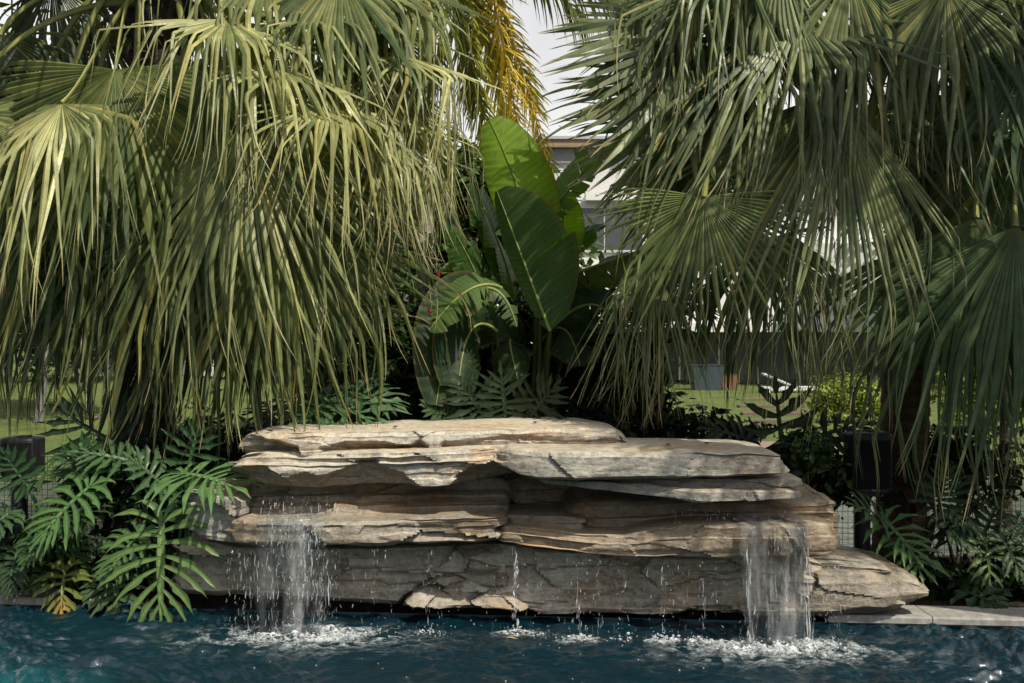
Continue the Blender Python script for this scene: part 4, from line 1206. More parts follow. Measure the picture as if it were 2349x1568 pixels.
def make_feather_palms():
    rng = np.random.default_rng(8)
    base = np.array([at(950, 0, 8.7)[0], 8.7, 0.06]); top = at(985, -220, 8.9)
    root = empty('feather_palm', base, 'slender feather palm with pale lichen trunk and one yellow dying frond at top centre', 'palm tree')
    palm_trunk(root, base, top, 0.066, 0.055, 5, (0.42, 0.39, 0.32), False, False, M_bark)
    Y = 8.6
    g = (0.10, 0.14, 0.03)
    feather(root, top, (0.3, -0.3, 0.5), at(1480, 20, 8.3), (1.6, 0, -0.5), 60, 0.62, 0.011, rng, g)
    feather(root, top, (0.4, 0.1, 0.5), at(1440, 0, 8.8), (1.8, 0.1, -0.4), 60, 0.62, 0.011, rng, g)
    feather(root, top, (0.6, -0.2, 0.5), at(1330, 40, 8.5), (0.7, -0.1, -0.8), 56, 0.55, 0.011, rng, (0.11, 0.15, 0.03))
    feather(root, at(1060, -200, 8.8), (0.5, -0.2, 0.1), at(1195, 330, 8.5), (0.3, -0.1, -1.6), 66, 0.42, 0.0075, rng, (0.70, 0.52, 0.09), (0.72, 0.56, 0.15), wid=0.95, grav=0.3, rach=(0.5, 0.33, 0.05))
    feather(root, at(1080, -160, 8.9), (0.4, -0.2, 0.1), at(1265, 380, 8.6), (0.5, -0.1, -1.2), 56, 0.36, 0.0075, rng, (0.58, 0.47, 0.11), (0.5, 0.38, 0.12), wid=0.85, grav=0.3, rach=(0.5, 0.33, 0.05))
    feather(root, top, (0.2, -0.2, 0.4), at(1090, 240, 8.75), (0.2, 0, -1.4), 70, 0.45, 0.011, rng, (0.22, 0.24, 0.04), wid=0.7, grav=0.4)
    feather(root, top, (0.1, 0.3, 0.4), at(1150, 160, 9.1), (0.4, 0, -1.2), 70, 0.5, 0.012, rng, (0.20, 0.22, 0.035), wid=0.7, grav=0.4)
    feather(root, top, (0.4, 0.2, 0.3), at(1170, 290, 8.9), (0.3, 0, -1.3), 84, 0.42, 0.011, rng, (0.48, 0.42, 0.08), wid=0.85, grav=0.4)
    feather(root, top, (0.3, 0.0, 0.3), at(1120, 330, 8.7), (0.2, 0, -1.3), 84, 0.40, 0.011, rng, (0.40, 0.40, 0.09), wid=0.85, grav=0.4)
    feather(root, top, (0.5, 0.2, 0.3), at(1230, 250, 9.0), (0.4, 0, -1.2), 84, 0.40, 0.011, rng, (0.42, 0.38, 0.08), wid=0.85, grav=0.4)
    feather(root, top, (-0.5, 0.2, 0.6), at(820, 120, 9.1), (-0.3, 0, -1.2), 60, 0.5, 0.012, rng, (0.08, 0.11, 0.03))
    feather(root, top, (-0.6, -0.2, 0.8), at(640, -60, 8.9), (-0.9, 0, -1.0), 60, 0.5, 0.012, rng, g)
    feather(root, top, (0.1, -0.4, 0.6), at(1010, 140, 8.4), (0.05, -0.1, -1.0), 60, 0.45, 0.011, rng, (0.16, 0.19, 0.04))
    # second one behind the right palm, in silhouette
    base = np.array([at(2330, 0, 10.0)[0], 8.72, 0.06]); base[0] = at(2300, 0, 8.72)[0]
    top = at(2300, 520, 8.8)
    root = empty('feather_palm', base, 'small dark feather palm in silhouette behind the right trunk', 'palm tree')
    palm_trunk(root, base, top, 0.05, 0.04, 6, (0.10, 0.08, 0.06), False, False)
    for tx, ty, h in ((2150, 440, .9), (2160, 560, .4), (2230, 350, 1.1), (2310, 330, 1.2), (2380, 420, .9), (2200, 480, .7), (2420, 560, .3), (2350, 380, 1.0), (2120, 640, .2)):
        e = at(tx, ty, 8.7 + rng.uniform(-.2, .3))
        feather(root, top, (e - top) * 0.6 + np.array([0, 0, h * 0.5]), e, (e - top) * 0.8 + np.array([0, 0, -0.5]), 44, 0.26, 0.008, rng, (0.035, 0.06, 0.02), grav=0.4, rach=(0.05, 0.06, 0.02))
    # third one left of the house, low and dark
    base = np.array([at(1520, 0, 8.66)[0], 8.66, 0.06]); top = at(1500, 760, 8.66)
    root = empty('feather_palm', base, 'low dark feather palm with spiky fronds right of the banana clump', 'palm tree')
    palm_trunk(root, base, top, 0.04, 0.035, 7, (0.08, 0.065, 0.05), False, False)
    for tx, ty, h in ((1600, 600, .8), (1560, 540, 1.0), (1440, 600, .9), (1400, 720, .4), (1620, 720, .4), (1520, 560, 1.1), (1650, 660, .6), (1590, 790, .2), (1420, 820, .1)):
        e = at(tx, ty, 8.5 + rng.uniform(-.3, .3))
        feather(root, top, (e - top) * 0.6 + np.array([0, 0, h * 0.4]), e, (e - top) * 0.8 + np.array([0, 0, -0.4]), 40, 0.25, 0.010, rng, (0.03, 0.055, 0.02), grav=0.4, rach=(0.05, 0.06, 0.02))


make_feather_palms()


# ---- banana-like leaves
def banana_leaf(parent, p0, pm, p2, Nn, wl, wr, rng, col, tears=0, fold=0.35, sag=0.0, name='leaf', rib=(0.22, 0.26, 0.07), mat_=None, ruf=0.004, tip_pow=0.55):
    nu, nv = 64, 9
    path = bez(p0, pm, p2, nu); tg = nrm(np.gradient(path, axis=0))
    Nn = np.asarray(Nn, float)
    S = nrm(np.cross(tg, np.broadcast_to(Nn, tg.shape))); Nr = np.cross(S, tg)
    u = np.linspace(0, 1, nu)
    sh = np.clip(np.sin(PI * np.clip(u * 0.94 + 0.045, 0, 1)), 0, 1)**tip_pow
    b = Buf()
    for sgn, w in ((-1, wl), (1, wr)):
        cuts = sorted(set([0, nu - 1] + [int(c) for c in rng.uniform(6, nu - 5, tears)]))
        for a, e in zip(cuts[:-1], cuts[1:]):
            if e - a < 2: continue
            nn = e - a + 1
            v = np.linspace(0, 1, nv)
            extra = rng.normal(0, 0.25) if tears else 0
            ln = rng.uniform(0.85, 1.05) if tears else 1
            ang = sgn * 1.0
            V = np.zeros((nn, nv, 3)); C = np.zeros((nn, nv, 3))
            for i in range(nn):
                k = a + i
                cl = (i / (nn - 1) - 0.5)
                dpos = np.zeros(3); th = fold + extra
                prev = path[k].copy()
                for j in range(nv):
                    if j:
                        q = v[j]
                        t = th * q * 1.6
                        d = S[k] * sgn * math.cos(t) - Nr[k] * math.sin(t) + tg[k] * 0.30
                        if sag: d = d + np.array([0, 0, -sag]) * q
                        d = d / np.linalg.norm(d)
                        prev = prev + d * (w * ln * sh[k] / (nv - 1))
                    p = prev + Nr[k] * ruf * math.sin(k * 1.9 + j * 0.15) * v[j]
                    if tears: p = p - tg[k] * cl * 0.022 * v[j] * (2 if nn < 8 else 1.0)
                    V[i, j] = p
                    rbn = 0.9 + 0.13 * math.sin(k * 2.6) + 0.1 * nz(k * 0.3, j * 0.3, w * 50)
                    c = np.array(col) * rbn * (1.08 if j == 0 else 1)
                    if j == nv - 1 or nz(k * .35, j * .9, w * 31) > .52: c = c * 0.5 + np.array((0.16, 0.11, 0.04)) * 0.6
                    C[i, j] = c
            b.add(V, gridf(nn, nv) if sgn > 0 else gridf(nn, nv)[:, ::-1], C)
    lf = b.build(name, mat_ or M_banana, parent)
    b = Buf(); tube(b, path + Nr * 0.003, np.linspace(0.013, 0.003, nu), 6, rib)
    b.build('midrib', M_pet, lf)
    return lf


def stalk(parent, pts, r, col, name='stalk', n=20):
    pts = [np.asarray(p, float) for p in pts]
    path = bez(pts[0], pts[1], pts[2], n)
    b = Buf(); tube(b, path, np.linspace(r[0], r[1], n), 8, col)
    return b.build(name, M_pet, parent)


def make_banana():
    rng = np.random.default_rng(12)
    bs = np.array([at(1190, 0, 8.6)[0], 8.6, 0.06])
    root = empty('banana_plant', bs, 'tall broad leaved banana plant with one lime green leaf coloured as if glowing in the centre gap', 'plant')
    g = (0.22, 0.35, 0.045); dk = (0.028, 0.062, 0.02); mid = (0.05, 0.11, 0.025)  # backlit glow and shade of single leaves put into their colours
    leaves = [  # base, mid, tip, normal, wl, wr, colour, tears, fold
        ((1240, 640, 8.25), (1205, 440, 8.3), (1122, 276, 8.15), (0.05, -0.95, 0.25), .24, .30, g, 1, .18, (1235, 940)),
        ((1262, 760, 8.0), (1205, 610, 8.05), (1140, 438, 7.95), (-0.45, -0.8, 0.4), .12, .42, (0.06, 0.115, 0.036), 1, .15, (1240, 940)),
        ((1244, 510, 8.5), (1310, 430, 8.5), (1385, 340, 8.4), (-0.3, -0.6, 0.75), .30, .16, (0.10, 0.17, 0.05), 5, .3, (1215, 940)),
        ((1275, 620, 8.7), (1285, 560, 8.7), (1300, 440, 8.6), (-0.2, -0.5, 0.8), .22, .2, g, 1, .2, (1225, 940)),
        ((1180, 690, 8.75), (1165, 600, 8.75), (1110, 480, 8.6), (0.3, -0.3, 0.9), .26, .26, (0.10, 0.18, 0.02), 1, .2, (1200, 940)),
        ((1130, 740, 8.5), (1105, 640, 8.4), (1035, 520, 8.2), (0.3, -0.8, 0.5), .20, .22, mid, 9, .5, (1180, 940)),
        ((1110, 640, 8.6), (1050, 560, 8.6), (1010, 460, 8.5), (0.5, -0.5, 0.6), .22, .2, dk, 3, .3, (1170, 940)),
        ((1150, 650, 8.9), (1130, 520, 8.9), (1080, 400, 8.8), (0.4, -0.4, 0.8), .22, .24, dk, 2, .3, (1190, 940)),
        ((1120, 700, 8.3), (1045, 640, 8.1), (1000, 930, 7.85), (0.25, -0.95, -0.15), .26, .30, (0.025, 0.055, 0.018), 1, .3, (1160, 940)),  # shade put into low leaf colour and downward tilt, next leaf too
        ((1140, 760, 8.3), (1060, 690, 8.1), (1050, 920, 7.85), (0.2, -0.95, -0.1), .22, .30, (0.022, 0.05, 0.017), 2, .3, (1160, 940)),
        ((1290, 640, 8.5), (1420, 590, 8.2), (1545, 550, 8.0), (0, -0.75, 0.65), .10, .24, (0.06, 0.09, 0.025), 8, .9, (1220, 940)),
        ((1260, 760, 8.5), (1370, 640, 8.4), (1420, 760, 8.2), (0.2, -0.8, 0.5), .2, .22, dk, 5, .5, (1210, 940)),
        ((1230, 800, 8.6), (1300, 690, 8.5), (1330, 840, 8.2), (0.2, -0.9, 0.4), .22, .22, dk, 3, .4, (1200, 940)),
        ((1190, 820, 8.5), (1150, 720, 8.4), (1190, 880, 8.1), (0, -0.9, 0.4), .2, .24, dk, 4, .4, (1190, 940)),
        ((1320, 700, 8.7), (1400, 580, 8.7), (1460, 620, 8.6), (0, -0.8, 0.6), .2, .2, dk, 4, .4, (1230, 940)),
        ((1250, 600, 8.8), (1300, 540, 8.8), (1390, 520, 8.6), (0, -0.7, 0.7), .16, .18, mid, 4, .4, (1210, 940)),
    ]
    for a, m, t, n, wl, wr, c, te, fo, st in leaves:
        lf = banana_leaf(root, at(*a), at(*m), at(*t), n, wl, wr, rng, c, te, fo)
        p0 = np.array([at(st[0], 0, 8.6)[0], 8.6, 0.08])
        p2 = at(*a); pm = np.array([0.6 * p0[0] + 0.4 * p2[0], 8.6, 0.75 * p2[2]])
        stalk(lf, (p0, pm, p2), (0.035, 0.013), np.array((0.05, 0.085, 0.02)))
    # heliconia in front, torn leaf over a thin bare stem, red bracts
    hb = np.array([at(1012, 0, 8.0)[0], 8.0, 0.08])
    root = empty('heliconia', hb, 'torn leaf plant with pinkish red bracts before the dark banana leaves', 'plant')
    lf = banana_leaf(root, at(1150, 662, 7.9), at(1080, 625, 7.75), at(985, 758, 7.7), (-0.25, -0.8, 0.55), .20, .17, rng, (0.10, 0.17, 0.05), 10, .25)
    lf2 = banana_leaf(root, at(1095, 668, 7.85), at(1155, 640, 7.8), at(1185, 750, 7.8), (0.3, -0.7, 0.6), .10, .12, rng, (0.09, 0.14, 0.06), 9, .6)
    lf3 = banana_leaf(root, at(935, 725, 7.95), at(870, 690, 7.95), at(800, 705, 7.95), (0, -0.5, 0.85), .10, .10, rng, (0.13, 0.15, 0.07), 9, .5)
    stalk(lf, (hb, at(1035, 820, 8.0), at(1020, 770, 7.95)), (0.010, 0.009), np.array((0.12, 0.10, 0.05)))
    stalk(lf2, (at(1020, 770, 7.95), at(1028, 700, 7.95), at(1095, 668, 7.85)), (0.009, 0.007), np.array((0.13, 0.11, 0.05)))
    stalk(lf3, (at(1015, 800, 8.0), at(1000, 730, 8.0), at(935, 725, 7.95)), (0.009, 0.006), np.array((0.10, 0.10, 0.04)))
    for px, py, dx, dy in ((1022, 735, 6, -28), (1042, 712, 10, -10), (1003, 640, 4, -22), (1050, 690, 8, -16), (986, 720, -6, -14)):
        b = Buf(); p = at(px, py, 7.76); q = at(px + dx, py + dy, 7.74)
        tube(b, bez(p, 0.5 * (p + q) + np.array([0.01, 0, 0]), q, 8), np.array([.002, .007, .010, .011, .010, .008, .005, .001]), 6, (0.42, 0.03, 0.07), 0.5)
        b.build('bract', M_pet, root)


make_banana()


# ---- philodendrons
def philo_leaf(root, base, tip, Nn, rng, lw=0.5, nl=8, col=(0.06, 0.13, 0.035), bulge=0.08, stem=None, droop=0.25, wid=0.026, tipc=None, rough_=None):
    base = np.asarray(base); tip = np.asarray(tip); Nn = nrm(np.asarray(Nn, float))
    Ln = np.linalg.norm(tip - base)
    pm = 0.5 * (base + tip) + Nn * bulge * Ln
    nu = 40
    path = bez(base, pm, tip, nu); tg = nrm(np.gradient(path, axis=0))
    b = Buf(); ns = 18
    col = np.asarray(col, float)
    lobes = []
    for sgn in (-1, 1):
        for k in range(nl):
            u = 0.01 + 0.93 * (k + 0.25 * (sgn > 0) + rng.uniform(-.1, .1)) / nl
            u = min(0.97, max(0, u))
            phi = math.radians(138 - 112 * u**0.75 + rng.normal() * 5)
            l = lw * Ln * (0.55 + 0.6 * math.sin(PI * (0.18 + 0.62 * u))) * (1 - 0.62 * u**2) * rng.uniform(.9, 1.1)
            lobes.append((u, sgn, phi, l))
        lobes.append((0.0, sgn, math.radians(158), lw * Ln * 0.62))
    lobes.append((0.985, 1, 0.0, lw * Ln * 0.42))
    for u, sgn, phi, l in lobes:
        k = int(u * (nu - 1)); P = path[k]; T = tg[k]
        S = nrm(np.cross(T, Nn)) * sgn; Nk = nrm(np.cross(np.cross(T, Nn), T))
        d = nrm(math.cos(phi) * T + math.sin(phi) * S + Nk * rng.uniform(0.02, 0.14))
        pos = P.copy(); cur = rng.uniform(0.4, 0.95); dr = droop * rng.uniform(0.6, 1.5)
        l *= 1.18; w0 = 0.52 * wid * (0.7 + 0.4 * l / (lw * Ln)) * rng.uniform(.9, 1.15)
        ph = rng.uniform(0, 6.28); nt_ = rng.integers(2, 5)
        V = np.zeros((ns, 5, 3)); C = np.zeros((ns, 5, 3))
        for j in range(ns):
            s = j / (ns - 1)
            dd = nrm(d + T * cur * s * 0.9 + np.array([0, 0, -1]) * dr * s * s * 1.8)
            if j: pos = pos + dd * l / (ns - 1)
            sd = nrm(np.cross(dd, Nk)); nn = np.cross(sd, dd)
            env = (0.52 + 0.62 * math.sin(PI * min(1, s * 0.95))**1.2) * (1 - s**3.2) + 0.02
            tooth = lambda o: 1 + 0.95 * max(0, math.sin(nt_ * PI * s + ph + o))**2 * (0.3 < s < 0.95)
            wl_, wr_ = w0 * env * tooth(0), w0 * env * tooth(1.7)
            wav = 0.15 * w0 * math.sin(s * 11 + ph)
            V[j] = [pos - sd * wl_ + nn * (0.30 * wl_ + wav), pos - sd * wl_ * .45 + nn * 0.10 * wl_, pos, pos + sd * wr_ * .45 + nn * .10 * wr_, pos + sd * wr_ + nn * (0.30 * wr_ - wav)]
            c = col * (0.9 + 0.2 * rng.random())
            if tipc is not None:
                q = min(1, max(0, (u - 0.6) / 0.35)); c = c * (1 - q) + np.asarray(tipc) * q
            C[j] = c; C[j, 2] = c * 1.45 + 0.012
        b.add(V, gridf(ns, 5), C)
    # web along the midrib
    S = nrm(np.cross(tg, np.broadcast_to(Nn, tg.shape)))
    u = np.linspace(0, 1, nu)
    hw = (0.024 + 0.022 * np.sin(PI * u)) * Ln * (1 - 0.4 * u) * (1 + 0.25 * np.abs(np.sin(u * PI * nl)))
    V = np.stack([path - S * hw[:, None] + Nn * 0.004, path - S * hw[:, None] * .2, path - Nn * 0.004, path + S * hw[:, None] * .2, path + S * hw[:, None] + Nn * 0.004], 1)
    C = np.tile(col, (nu, 5, 1)); C[:, 1:4] = col * 1.7 + 0.02
    if tipc is not None:
        q = np.clip((u - 0.6) / 0.35, 0, 1)[:, None, None]; C = C * (1 - q) + np.asarray(tipc) * q
    b.add(V, gridf(nu, 5), C)
    lf = b.build('leaf', M_philo, root)
    if stem is not None:
        stalk(lf, (stem, 0.45 * np.asarray(stem) + 0.55 * base + np.array([0, 0, 0.12 * Ln]), base), (0.012, 0.009), col * 1.2, 'leaf_stalk')
    return lf


def philo_plant(label, basepx, Y, leaves, seed, group='cut leaf philodendrons round the waterfall', extra=0, col=(0.06, 0.13, 0.035), ext_spec=None):
    rng = np.random.default_rng(seed)
    bp = np.array([at(basepx, 0, Y)[0], Y, 0.07])
    root = empty('philodendron', bp, label, 'plant', group)
    for lf in leaves:
        a, t, n = lf[0], lf[1], lf[2]
        kw = dict(lf[3]) if len(lf) > 3 else {}
        kw.setdefault('col', col)
        philo_leaf(root, at(*a), at(*t), n, rng, stem=bp + np.array([rng.normal() * .05, 0.05 + rng.random() * .1, 0.02]), **kw)
    for k in range(extra):
        cx, cy, sx, sy, sz = ext_spec
        a = at(cx + rng.normal() * sx, cy + rng.normal() * sy, Y + rng.uniform(-0.1, 0.35))
        if a[2] < 0.2: a[2] = 0.2
        o = nrm(np.array([rng.normal(), -0.6 + 0.5 * rng.normal(), 0.15 + 0.35 * rng.normal()]))
        philo_leaf(root, a, a + o * sz * rng.uniform(.7, 1.1), (o[0] * -0.3, -0.5, 0.8), rng, stem=bp + np.array([rng.normal() * .05, 0.1, 0.02]), col=np.array(col) * rng.uniform(.55, 1.1), lw=.5, nl=7)
    return root


def make_philos():
    b0 = (0.075, 0.15, 0.045)
    philo_plant('wet cut leaf philodendron whose big drooping leaf dips its tip in the pool', 330, 7.42,
        [((372, 1200, 7.12), (370, 1418, 7.06), (0.05, -0.85, 0.5), dict(lw=.60, nl=8, col=(.10, .17, .05), droop=.3, wid=.026, bulge=.10)),
         ((322, 1225, 7.35), (240, 1330, 7.2), (-0.2, -0.7, 0.65), dict(col=(.06, .12, .04)))], 1)
    philo_plant('leafy philodendron with broad bright leaf hanging before the wire fence at far left', 150, 7.55,
        [((205, 1118, 7.25), (92, 1236, 7.12), (-0.35, -0.7, 0.65), dict(lw=.62, nl=8, col=b0, wid=.03)),
         ((196, 1120, 7.5), (190, 1015, 7.4), (0.1, -0.75, 0.6), dict(lw=.6, nl=6, col=(.05, .11, .04))),
         ((120, 1205, 7.4), (60, 1290, 7.25), (-0.3, -0.7, 0.6), dict(col=(.045, .095, .03), lw=.6)),
         ((60, 1110, 7.45), (10, 1040, 7.35), (-0.2, -0.7, 0.6), dict(col=(.04, .085, .035), lw=.6, nl=6)),
         ((20, 1180, 7.45), (-50, 1240, 7.3), (-0.2, -0.7, 0.6), dict(col=(.04, .08, .03), lw=.6)),
         ((40, 1270, 7.5), (20, 1360, 7.4), (-0.2, -0.7, 0.6), dict(col=(.03, .06, .025), lw=.6))], 2, extra=5, ext_spec=(110, 1150, 70, 60, .42), col=(.05, .10, .035))
    philo_plant('glossy philodendron reaching over the left end of the tan scalloped slab', 400, 7.5,
        [((424, 1087, 7.2), (535, 1118, 7.0), (0.15, -0.45, 0.9), dict(lw=.85, nl=8, col=(.09, .17, .06), droop=.45, wid=.027)),
         ((432, 1075, 7.4), (455, 985, 7.35), (0.1, -0.7, 0.7), dict(lw=.7, nl=6, col=(.06, .12, .045))),
         ((370, 1110, 7.4), (300, 1050, 7.3), (-0.2, -0.6, 0.75), dict(lw=.6, nl=6, col=(.05, .10, .04))),
         ((420, 1180, 7.3), (430, 1100, 7.25), (0.1, -0.8, 0.5), dict(lw=.6, nl=6, col=(.06, .12, .04)))], 3, extra=3, ext_spec=(370, 1130, 40, 40, .35), col=(.045, .09, .035))
    philo_plant('philodendron leaf coloured dark as a silhouette against the sunny lawn at left', 300, 7.95,
        [((285, 1030, 7.8), (150, 950, 7.7), (0.15, -0.98, -0.12), dict(lw=.78, nl=7, col=(.016, .034, .016), wid=.03, droop=.05)),  # backlit darkness put into the leaf colour and its tilt
         ((260, 1040, 7.9), (200, 1070, 7.8), (0.15, -0.98, 0.1), dict(lw=.7, nl=6, col=(.02, .04, .018)))], 4)
    philo_plant('small philodendron with a yellow and orange dying leaf touching the water at far left', 160, 7.48,
        [((150, 1310, 7.42), (142, 1398, 7.30), (-0.1, -0.85, 0.45), dict(lw=.75, nl=6, col=(.11, .14, .03), tipc=(.34, .20, .035), wid=.024)),
         ((120, 1300, 7.5), (70, 1350, 7.4), (-0.2, -0.8, .5), dict(lw=.7, nl=6, col=(.04, .075, .02))),
         ((160, 1300, 7.5), (190, 1250, 7.45), (0.2, -0.8, .5), dict(lw=.7, nl=6, col=(.05, .085, .02)))], 5)
    philo_plant('low philodendron with leaves trailing in the pool between the dying leaf and the wet leaf', 262, 7.46,
        [((268, 1330, 7.38), (275, 1405, 7.24), (0.1, -0.85, .45), dict(lw=.8, nl=6, col=(.045, .085, .035))),
         ((270, 1320, 7.42), (205, 1375, 7.3), (-0.2, -0.8, .5), dict(lw=.6, nl=6, col=(.05, .09, .035)))], 6)
    philo_plant('philodendron with pale narrow lobed leaves in front of the fence below the black speaker', 2060, 7.75,
        [((2030, 1195, 7.4), (2098, 1275, 7.2), (0.1, -0.7, 0.7), dict(lw=.75, nl=6, col=(.06, .12, .04), droop=.3, wid=.022)),
         ((2025, 1190, 7.45), (1960, 1160, 7.35), (-0.1, -0.6, .8), dict(lw=.7, nl=5, col=(.055, .11, .04))),
         ((2088, 1258, 7.35), (2110, 1312, 7.2), (0.1, -0.8, .55), dict(lw=1.1, nl=5, col=(.06, .12, .035), wid=.021)),
         ((2170, 1190, 7.5), (2230, 1250, 7.4), (0.2, -0.7, .6), dict(col=(.03, .06, .025), lw=.7)),
         ((2150, 1170, 7.6), (2170, 1080, 7.5), (0.1, -0.8, .5), dict(col=(.025, .05, .022), lw=.7))], 7, extra=3, ext_spec=(2150, 1200, 50, 40, .35), col=(.025, .05, .022))
    philo_plant('philodendron with hanging yellow green lobes at the far right edge', 2300, 7.6,
        [((2262, 1250, 7.4), (2270, 1330, 7.3), (0.1, -0.85, .45), dict(lw=.8, nl=5, col=(.07, .12, .03), wid=.02)),
         ((2300, 1240, 7.4), (2340, 1310, 7.3), (0.1, -0.85, .45), dict(lw=.7, nl=5, col=(.03, .06, .02))),
         ((2330, 1200, 7.5), (2380, 1240, 7.4), (0.1, -0.8, .5), dict(col=(.025, .05, .02), lw=.7)),
         ((2220, 1360, 7.3), (2300, 1395, 7.15), (0.1, -0.7, .7), dict(lw=.6, nl=5, col=(.025, .05, .02), wid=.035))], 8, extra=4, ext_spec=(2290, 1290, 50, 40, .35), col=(.025, .05, .02))
    philo_plant('bed philodendron with drooping strap lobes behind the tan topmost slab', 760, 8.1,
        [((745, 925, 7.75), (690, 985, 7.6), (-0.1, -0.6, .8), dict(lw=.9, nl=6, col=(.075, .14, .06), droop=.5, wid=.03)),
         ((750, 920, 7.8), (860, 975, 7.6), (0.1, -0.6, .8), dict(lw=.8, nl=6, col=(.06, .12, .05), droop=.5, wid=.03)),
         ((800, 900, 7.9), (905, 930, 7.8), (0.2, -0.5, .85), dict(lw=.7, nl=6, col=(.05, .10, .04), wid=.03)),
         ((650, 940, 8.0), (600, 980, 7.9), (-0.2, -0.6, .8), dict(lw=.7, nl=6, col=(.04, .08, .03))),
         ((850, 880, 8.1), (890, 850, 8.0), (0.2, -0.6, .8), dict(lw=.7, nl=5, col=(.05, .09, .04)))], 9, extra=5, ext_spec=(760, 935, 80, 25, .4), col=(.035, .075, .03))
    philo_plant('dark low philodendron in deep shade below the banana leaves', 1130, 8.15,
        [((1110, 960, 7.95), (1060, 880, 7.85), (0, -0.9, .4), dict(col=(.02, .042, .018), lw=.7)),
         ((1160, 960, 7.95), (1150, 860, 7.85), (0, -0.9, .4), dict(col=(.02, .042, .018), lw=.7)),
         ((1210, 965, 7.95), (1270, 890, 7.85), (0, -0.9, .4), dict(col=(.02, .042, .018), lw=.7)),
         ((1040, 960, 7.95), (980, 935, 7.85), (0, -0.8, .6), dict(col=(.03, .06, .02), lw=.7))], 10, extra=1, ext_spec=(1200, 945, 60, 15, .35), col=(.02, .042, .018))
    philo_plant('dark forked philodendron leaf standing before the plank steps', 1790, 8.1,
        [((1790, 1010, 7.9), (1780, 900, 7.85), (0, -0.95, .3), dict(col=(.016, .034, .016), lw=.75, nl=4, wid=.045, droop=-.1)),
         ((1850, 1010, 7.9), (1990, 975, 7.8), (0, -0.7, .7), dict(col=(.016, .034, .016), lw=.5, nl=6, wid=.035)),
         ((1720, 1010, 7.95), (1620, 985, 7.85), (0, -0.7, .7), dict(col=(.018, .036, .016), lw=.5, nl=6, wid=.03))], 13)


make_philos()


# ---- small leaved shrubs, trees
def leaf_cloud(buf, rng, ctr, rad, n, size, col, nclump=40, elong=2.0, inner=0.35, updir=0.6, cv=0.35):
    ctr = np.asarray(ctr, float); rad = np.asarray(rad, float)
    d = nrm(rng.normal(size=(nclump, 3)))
    d[:, 2] = np.where(d[:, 2] < -0.5, -d[:, 2], d[:, 2])
    cc = ctr + d * rad * rng.uniform(inner, 1.0, (nclump, 1))
    k = rng.integers(nclump, size=n)
    p = cc[k] + rng.normal(size=(n, 3)) * rad * 0.16
    shade = rng.uniform(0.65, 1.25, nclump)[k]
    o = nrm(nrm(p - ctr) + np.array([0, 0, updir]) + 0.8 * rng.normal(size=(n, 3)))
    t = nrm(np.cross(o, rng.normal(size=(n, 3)))); s = np.cross(o, t)
    sz = (size * rng.lognormal(0, 0.3, n))[:, None]
    v = np.stack([p - t * sz * elong * .5, p + s * sz * .5 - o * sz * .1, p + t * sz * elong * .5 - o * sz * .25, p - s * sz * .5 - o * sz * .1], 1)
    c = np.asarray(col)[None] * (shade * (1 + cv * rng.normal(size=n)).clip(.35, 2))[:, None]
    f = (np.array([[0, 1, 2, 3]])[None] + (np.arange(n) * 4)[:, None, None]).reshape(-1, 4)
    buf.add(v, f, np.repeat(c, 4, 0))


def shrub(name, label, ctr, rad, n, size, col, seed, cat='shrub', group=None, nclump=40, elong=2.0, stems=5):
    rng = np.random.default_rng(seed)
    ctr = np.asarray(ctr, float)
    gz = float(ground_z(np.array(ctr[0]), np.array(ctr[1])))
    root = empty(name, (ctr[0], ctr[1], gz), label, cat, group)
    b = Buf(); leaf_cloud(b, rng, ctr, rad, n, size, col, nclump, elong)
    b.build('foliage', M_shrub, root, smooth=False)
    b = Buf()
    for k in range(stems):
        p0 = np.array([ctr[0] + rng.normal() * rad[0] * .15, ctr[1] + rng.normal() * rad[1] * .15, gz])
        p2 = ctr + rng.normal(size=3) * np.asarray(rad) * .4
        tube(b, bez(p0, 0.5 * (p0 + p2) + np.array([0, 0, .1 * rad[2]]), p2, 8), np.linspace(0.014, 0.005, 8) * (1 + rad[2] * .3), 5, (0.07, 0.055, 0.04))
    b.build('stem', M_bark, root)
    return root


def tree(name, label, base, h, crown_ctr, crad, n, size, col, seed, r=0.12, group=None, nclump=70, barkc=(0.24, 0.22, 0.19)):
    rng = np.random.default_rng(seed)
    base = np.asarray(base, float); crown_ctr = np.asarray(crown_ctr, float)
    root = empty(name, base, label, 'tree', group)
    b = Buf(); top = crown_ctr
    path = bez(base, 0.5 * (base + top) + np.array([.1 * rng.normal(), 0, 0]), top, 16)
    tube(b, path, np.linspace(r, r * .35, 16) + 0.3 * r * np.exp(-np.linspace(0, 12, 16)), 9, barkc)
    for k in range(9):
        i = rng.integers(8, 15); p0 = path[i]
        p2 = crown_ctr + nrm(rng.normal(size=3)) * np.asarray(crad) * .75
        tube(b, bez(p0, 0.5 * (p0 + p2) + np.array([0, 0, .15 * crad[2]]), p2, 8), np.linspace(r * .35, r * .08, 8), 6, barkc)
    b.build('trunk', M_bark, root)
    b = Buf(); leaf_cloud(b, rng, crown_ctr, crad, n, size, col, nclump)
    b.build('crown', M_shrub, root, smooth=False)
    return root


